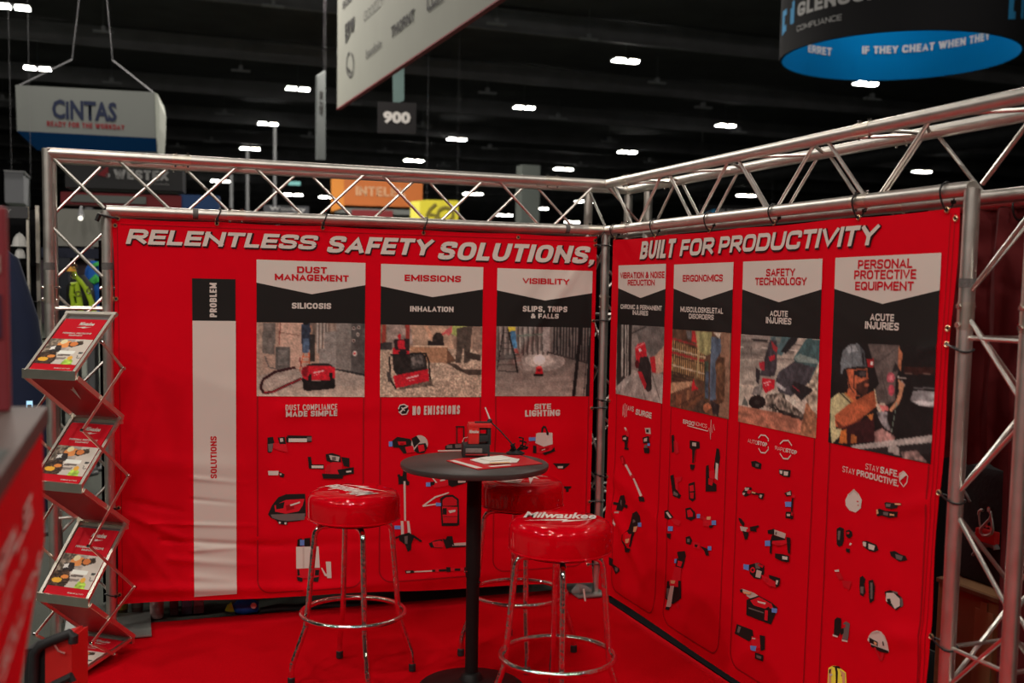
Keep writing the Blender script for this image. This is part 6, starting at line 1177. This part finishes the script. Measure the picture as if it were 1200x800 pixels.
# clear bag by the corner post foot
gm = mat('milky_plastic', (.20, .20, .19), .3, noise_scale=20, amt=.5, bump=.3); b = MB(); q = on(684, 694, 2, .03); b.tube([q+Vector((-.06, .03, .0)), q+Vector((-.03, .01, .02)), q+Vector((.01, .02, .012)), q+Vector((.05, .0, .0))], [.012, .034, .028, .012], 14); props(b.build('plastic_bag', gm, None, True), 'small crumpled clear plastic bag on the corner base plate', 'bag')
b = MB(); q = on(684, 690, 2, .09); b.tube([q, q+Vector((.012, 0, -.07))], .006, 8); props(b.build('marker_pen', M_white, None, True), 'white pen-like stick lying on the bag by the corner post', 'pen')
# black drape added behind the back banner, standing in for shade in its lower gap
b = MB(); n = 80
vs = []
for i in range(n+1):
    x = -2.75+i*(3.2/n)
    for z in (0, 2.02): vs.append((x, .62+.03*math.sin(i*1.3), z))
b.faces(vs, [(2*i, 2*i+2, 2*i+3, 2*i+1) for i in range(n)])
props(b.build('drape', mat('gap_darkening_drape', (.006, .005, .006), .95, noise_scale=9, amt=.2, spec=.03), None, True), 'black pleated drape added to darken the gap under the headline banner', 'drape')
# ================================================================ CLOSET BEHIND THE RIGHT BANNER
dr = mat('deep_red_drape', (.10, .0006, .002), .85, noise_scale=6, amt=.15, bump=.1)
Xd = .42
def dp_(px, py): p = on(px, py, 0, Xd); return (p.y, p.z)
b = MB(); n = 60; ya, yb = -2.2, -3.7; vs = []; fs = []
yo0, yo1 = dp_(1128, 600)[0], dp_(1171, 600)[0]
for i in range(n+1):
    y = ya+(yb-ya)*i/n; x = Xd+.022*math.sin(i*1.15)+.012*math.sin(i*.37); zlo = .05
    if yo1 < y < yo0+.3: zlo = dp_(1150, 541)[1]+.02*math.sin(i)
    for j in range(13): vs.append((x+.006*math.sin(j+i), y, 2.12-(2.12-zlo)*j/12))
for i in range(n):
    for j in range(12): k = i*13+j; fs.append((k, k+1, k+14, k+13))
b.faces(vs, fs); props(b.build('drape', dr, None, True), 'dark red pleated drape behind the right-hand tower', 'drape')
b = MB(); b.tube([(Xd, ya, 2.14), (Xd, -3, 2.14), (Xd, yb, 2.14)], TR, 16); props(b.build('rail', M_alu, None, True), 'horizontal aluminium rail carrying the dark red drape at the right', 'rail')
g = on(1195, 243, 0, Xd); b = MB(); b.tube([(Xd-.034+.0*a, g.y+.004*math.sin(a), 2.115+.045*math.cos(a)) if False else (Xd+.032*math.sin(a), g.y, 2.122+.05*math.cos(a)) for a in np.linspace(0, 2*PI, 19)[:-1]], .004, 6, closed=True); props(b.build('cable_tie', M_tie, None, True), 'black cable tie round the rail at the right edge of the picture', 'cable tie')
b = MB(); b.box((.62, -1.45, .004), (1.22, 3.3, .006)); props(b.build('gap_shade_sheet', blk, None), 'black floor sheet standing in for shade behind the right banner', 'mat')  # dark sheet added so the gap under the banner looks shaded
# black back wall of the closet
b = MB(); b.box((1.3, -2.6, 1.1), (.05, 3.0, 2.2)); props(b.build('wall_right', blk), kind='structure')
# box, bag, carabiner
Xb = .72
def cb(px, py, X=Xb): return on(px, py, 0, X)
p0, p1 = cb(1122, 690), cb(1185, 680); zt_ = cb(1150, 694).z
cardM = mat('brown_cardboard', (.34, .17, .065), .85, noise_scale=14, amt=.15)
bx = thing('cardboard_box', 'brown cardboard box on the floor behind the right-hand tower', 'box', (Xb+.2, (p0.y+p1.y)/2, 0))
b = MB(); b.box((Xb+.22, (p0.y+p1.y)/2, zt_/2), (.42, abs(p0.y-p1.y)+.25, zt_), bev=.004); b.build('body', cardM, bx)
b = MB(); b.box((Xb+.006, (p0.y+p1.y)/2, zt_-.012), (.02, abs(p0.y-p1.y)+.25, .02), bev=.003); b.build('flap_edge', mat('dark_cardboard', (.22, .10, .04), .85, noise_scale=14, amt=.1), bx)
b = MB(); q = cb(1152, 714, Xb); b.box((Xb+.004, q.y, q.z), (.004, .035, .06)); q2 = cb(1150, 760, Xb); b.box((Xb+.005, q2.y, q2.z-.05), (.004, .10, .42)); b.build('tape', mat('packing_tape', (.42, .24, .11), .35, noise_scale=14, amt=.1), bx)
q = cb(1150, 630, .80); bg = thing('tool_backpack', 'black backpack with a red tab hanging above the cardboard box at the right', 'backpack', (q.x+.1, q.y, q.z-.2))
z_hi, z_lo = cb(1150, 545, .8).z, cb(1150, 688, .8).z
b = MB(); b.box((q.x+.12, q.y+.02, (z_hi+z_lo)/2), (.22, .46, z_hi-z_lo), bev=.05); bd = b.build('body', mat('black_ballistic_nylon', (.010, .010, .011), .8, noise_scale=50, amt=.3, bump=.2), bg, True)
b = MB(); q1 = cb(1157, 628, .79); b.box((q1.x, q1.y, q1.z), (.03, .11, .055), bev=.006); b.build('red_tab', M_rp, bg)
b = MB(); b.tube([cb(x, y, .79) for x, y in ((1144, 648), (1150, 640), (1158, 637), (1167, 640), (1168, 644))], .014, 8); b.build('grey_grip', mat('grey_webbing', (.22, .19, .18), .8, noise_scale=30, amt=.2), bg, True)
b = MB(); b.tube([cb(x, y, .78) for x, y in ((1141, 624), (1146, 632), (1147, 642), (1140, 650))], .008, 8); b.tube([cb(x, y, .79) for x, y in ((1130, 575), (1134, 582), (1137, 588))], .006, 8); b.build('strap', mat('grey_webbing', (.2, .2, .2)), bg, True)
b = MB()
for x, y in ((1160, 615), (1166, 618), (1163, 596)): p = cb(x, y, .785); b.tube([p, p+Vector((-.02, 0, 0))], .010, 8)
b.build('buckle', M_chrome, bg, True)
cbn = thing('carabiner', 'S-shaped silver carabiner clipped to the black backpack', 'carabiner', cb(1154, 610, .745)); loop = ((1148.5, 604), (1147, 600), (1149, 597.5), (1151, 597.5)); 
b = MB(); b.tube([cb(x, y, .745) for x, y in ((1147, 603), (1147.5, 599), (1150, 597), (1152, 598))], .0065, 8); b.tube([cb(x, y, .745) for x, y in ((1158, 598), (1160.5, 599.5), (1161.5, 604), (1160, 608), (1154, 614), (1149.5, 619), (1149, 623.5), (1152, 627), (1157, 627.5), (1162, 625), (1163.5, 620), (1162.5, 612), (1161.5, 606))], .0065, 8); b.build('wire_body', M_alu, cbn, True)
b = MB(); b.tube([cb(x, y, .745) for x, y in ((1147.3, 603), (1148, 612), (1149.5, 620))], .004, 8); b.build('gate', M_alu, cbn, True)
# hanging wires and stands for what hangs or stands farther off
for nm in ('hanging_banner', 'hanging_sign', 'hanging_sign.001', 'hanging_sign.002', 'hanging_sign.003', 'hanging_sign.004'):
    o = bpy.data.objects.get(nm)
    if not o: continue
    zs = [(q.matrix_world @ v.co if False else pmat(q) @ v.co) for q in o.children for v in q.data.vertices]
    zt_ = max(v.z for v in zs); tops = [v for v in zs if v.z > zt_-.02] or zs[:1]
    xa, xb = min(tops, key=lambda v: v.x), max(tops, key=lambda v: v.x)
    for p in (xa, xb): wire(Vector((p.x, p.y, zt_-.01)), Vector((p.x, p.y, 12.08)), .0022, o)
for nm, r in (('booth_header', .06), ('booth_header.001', .08), ('booth_header.002', .05)):
    o = bpy.data.objects.get(nm); zs = [pmat(q) @ v.co for q in o.children for v in q.data.vertices]; zl = min(v.z for v in zs); x0, x1 = min(v.x for v in zs), max(v.x for v in zs); ym = sum(v.y for v in zs)/len(zs)
    for x in (x0+.4, x1-.4): b = MB(); b.tube([(x, ym, 0), (x, ym, zl+.02)], r, 10); b.build('support_post', beamM, o, True)
for nm in ('rain_jacket', 'harness_vest', 'tablet', 'dark_panel.001'):
    o = bpy.data.objects.get(nm)
    if not o: continue
    src = [o] if o.type == 'MESH' else list(o.children); zs = [pmat(q) @ v.co for q in src for v in q.data.vertices]; c0 = sum((Vector(v) for v in zs), Vector())/len(zs); zl = min(v.z for v in zs)
    b = MB(); b.tube([(c0.x, c0.y, .01), (c0.x, c0.y, zl+.05)], .018, 8); b.lathe([(.02, 0), (.16, 0), (.15, .015), (.02, .02)], 20, c=(c0.x, c0.y, 0)); b.build('stand_pole', M_rubber, o, True)
flush_text()
bpy.context.view_layer.update()
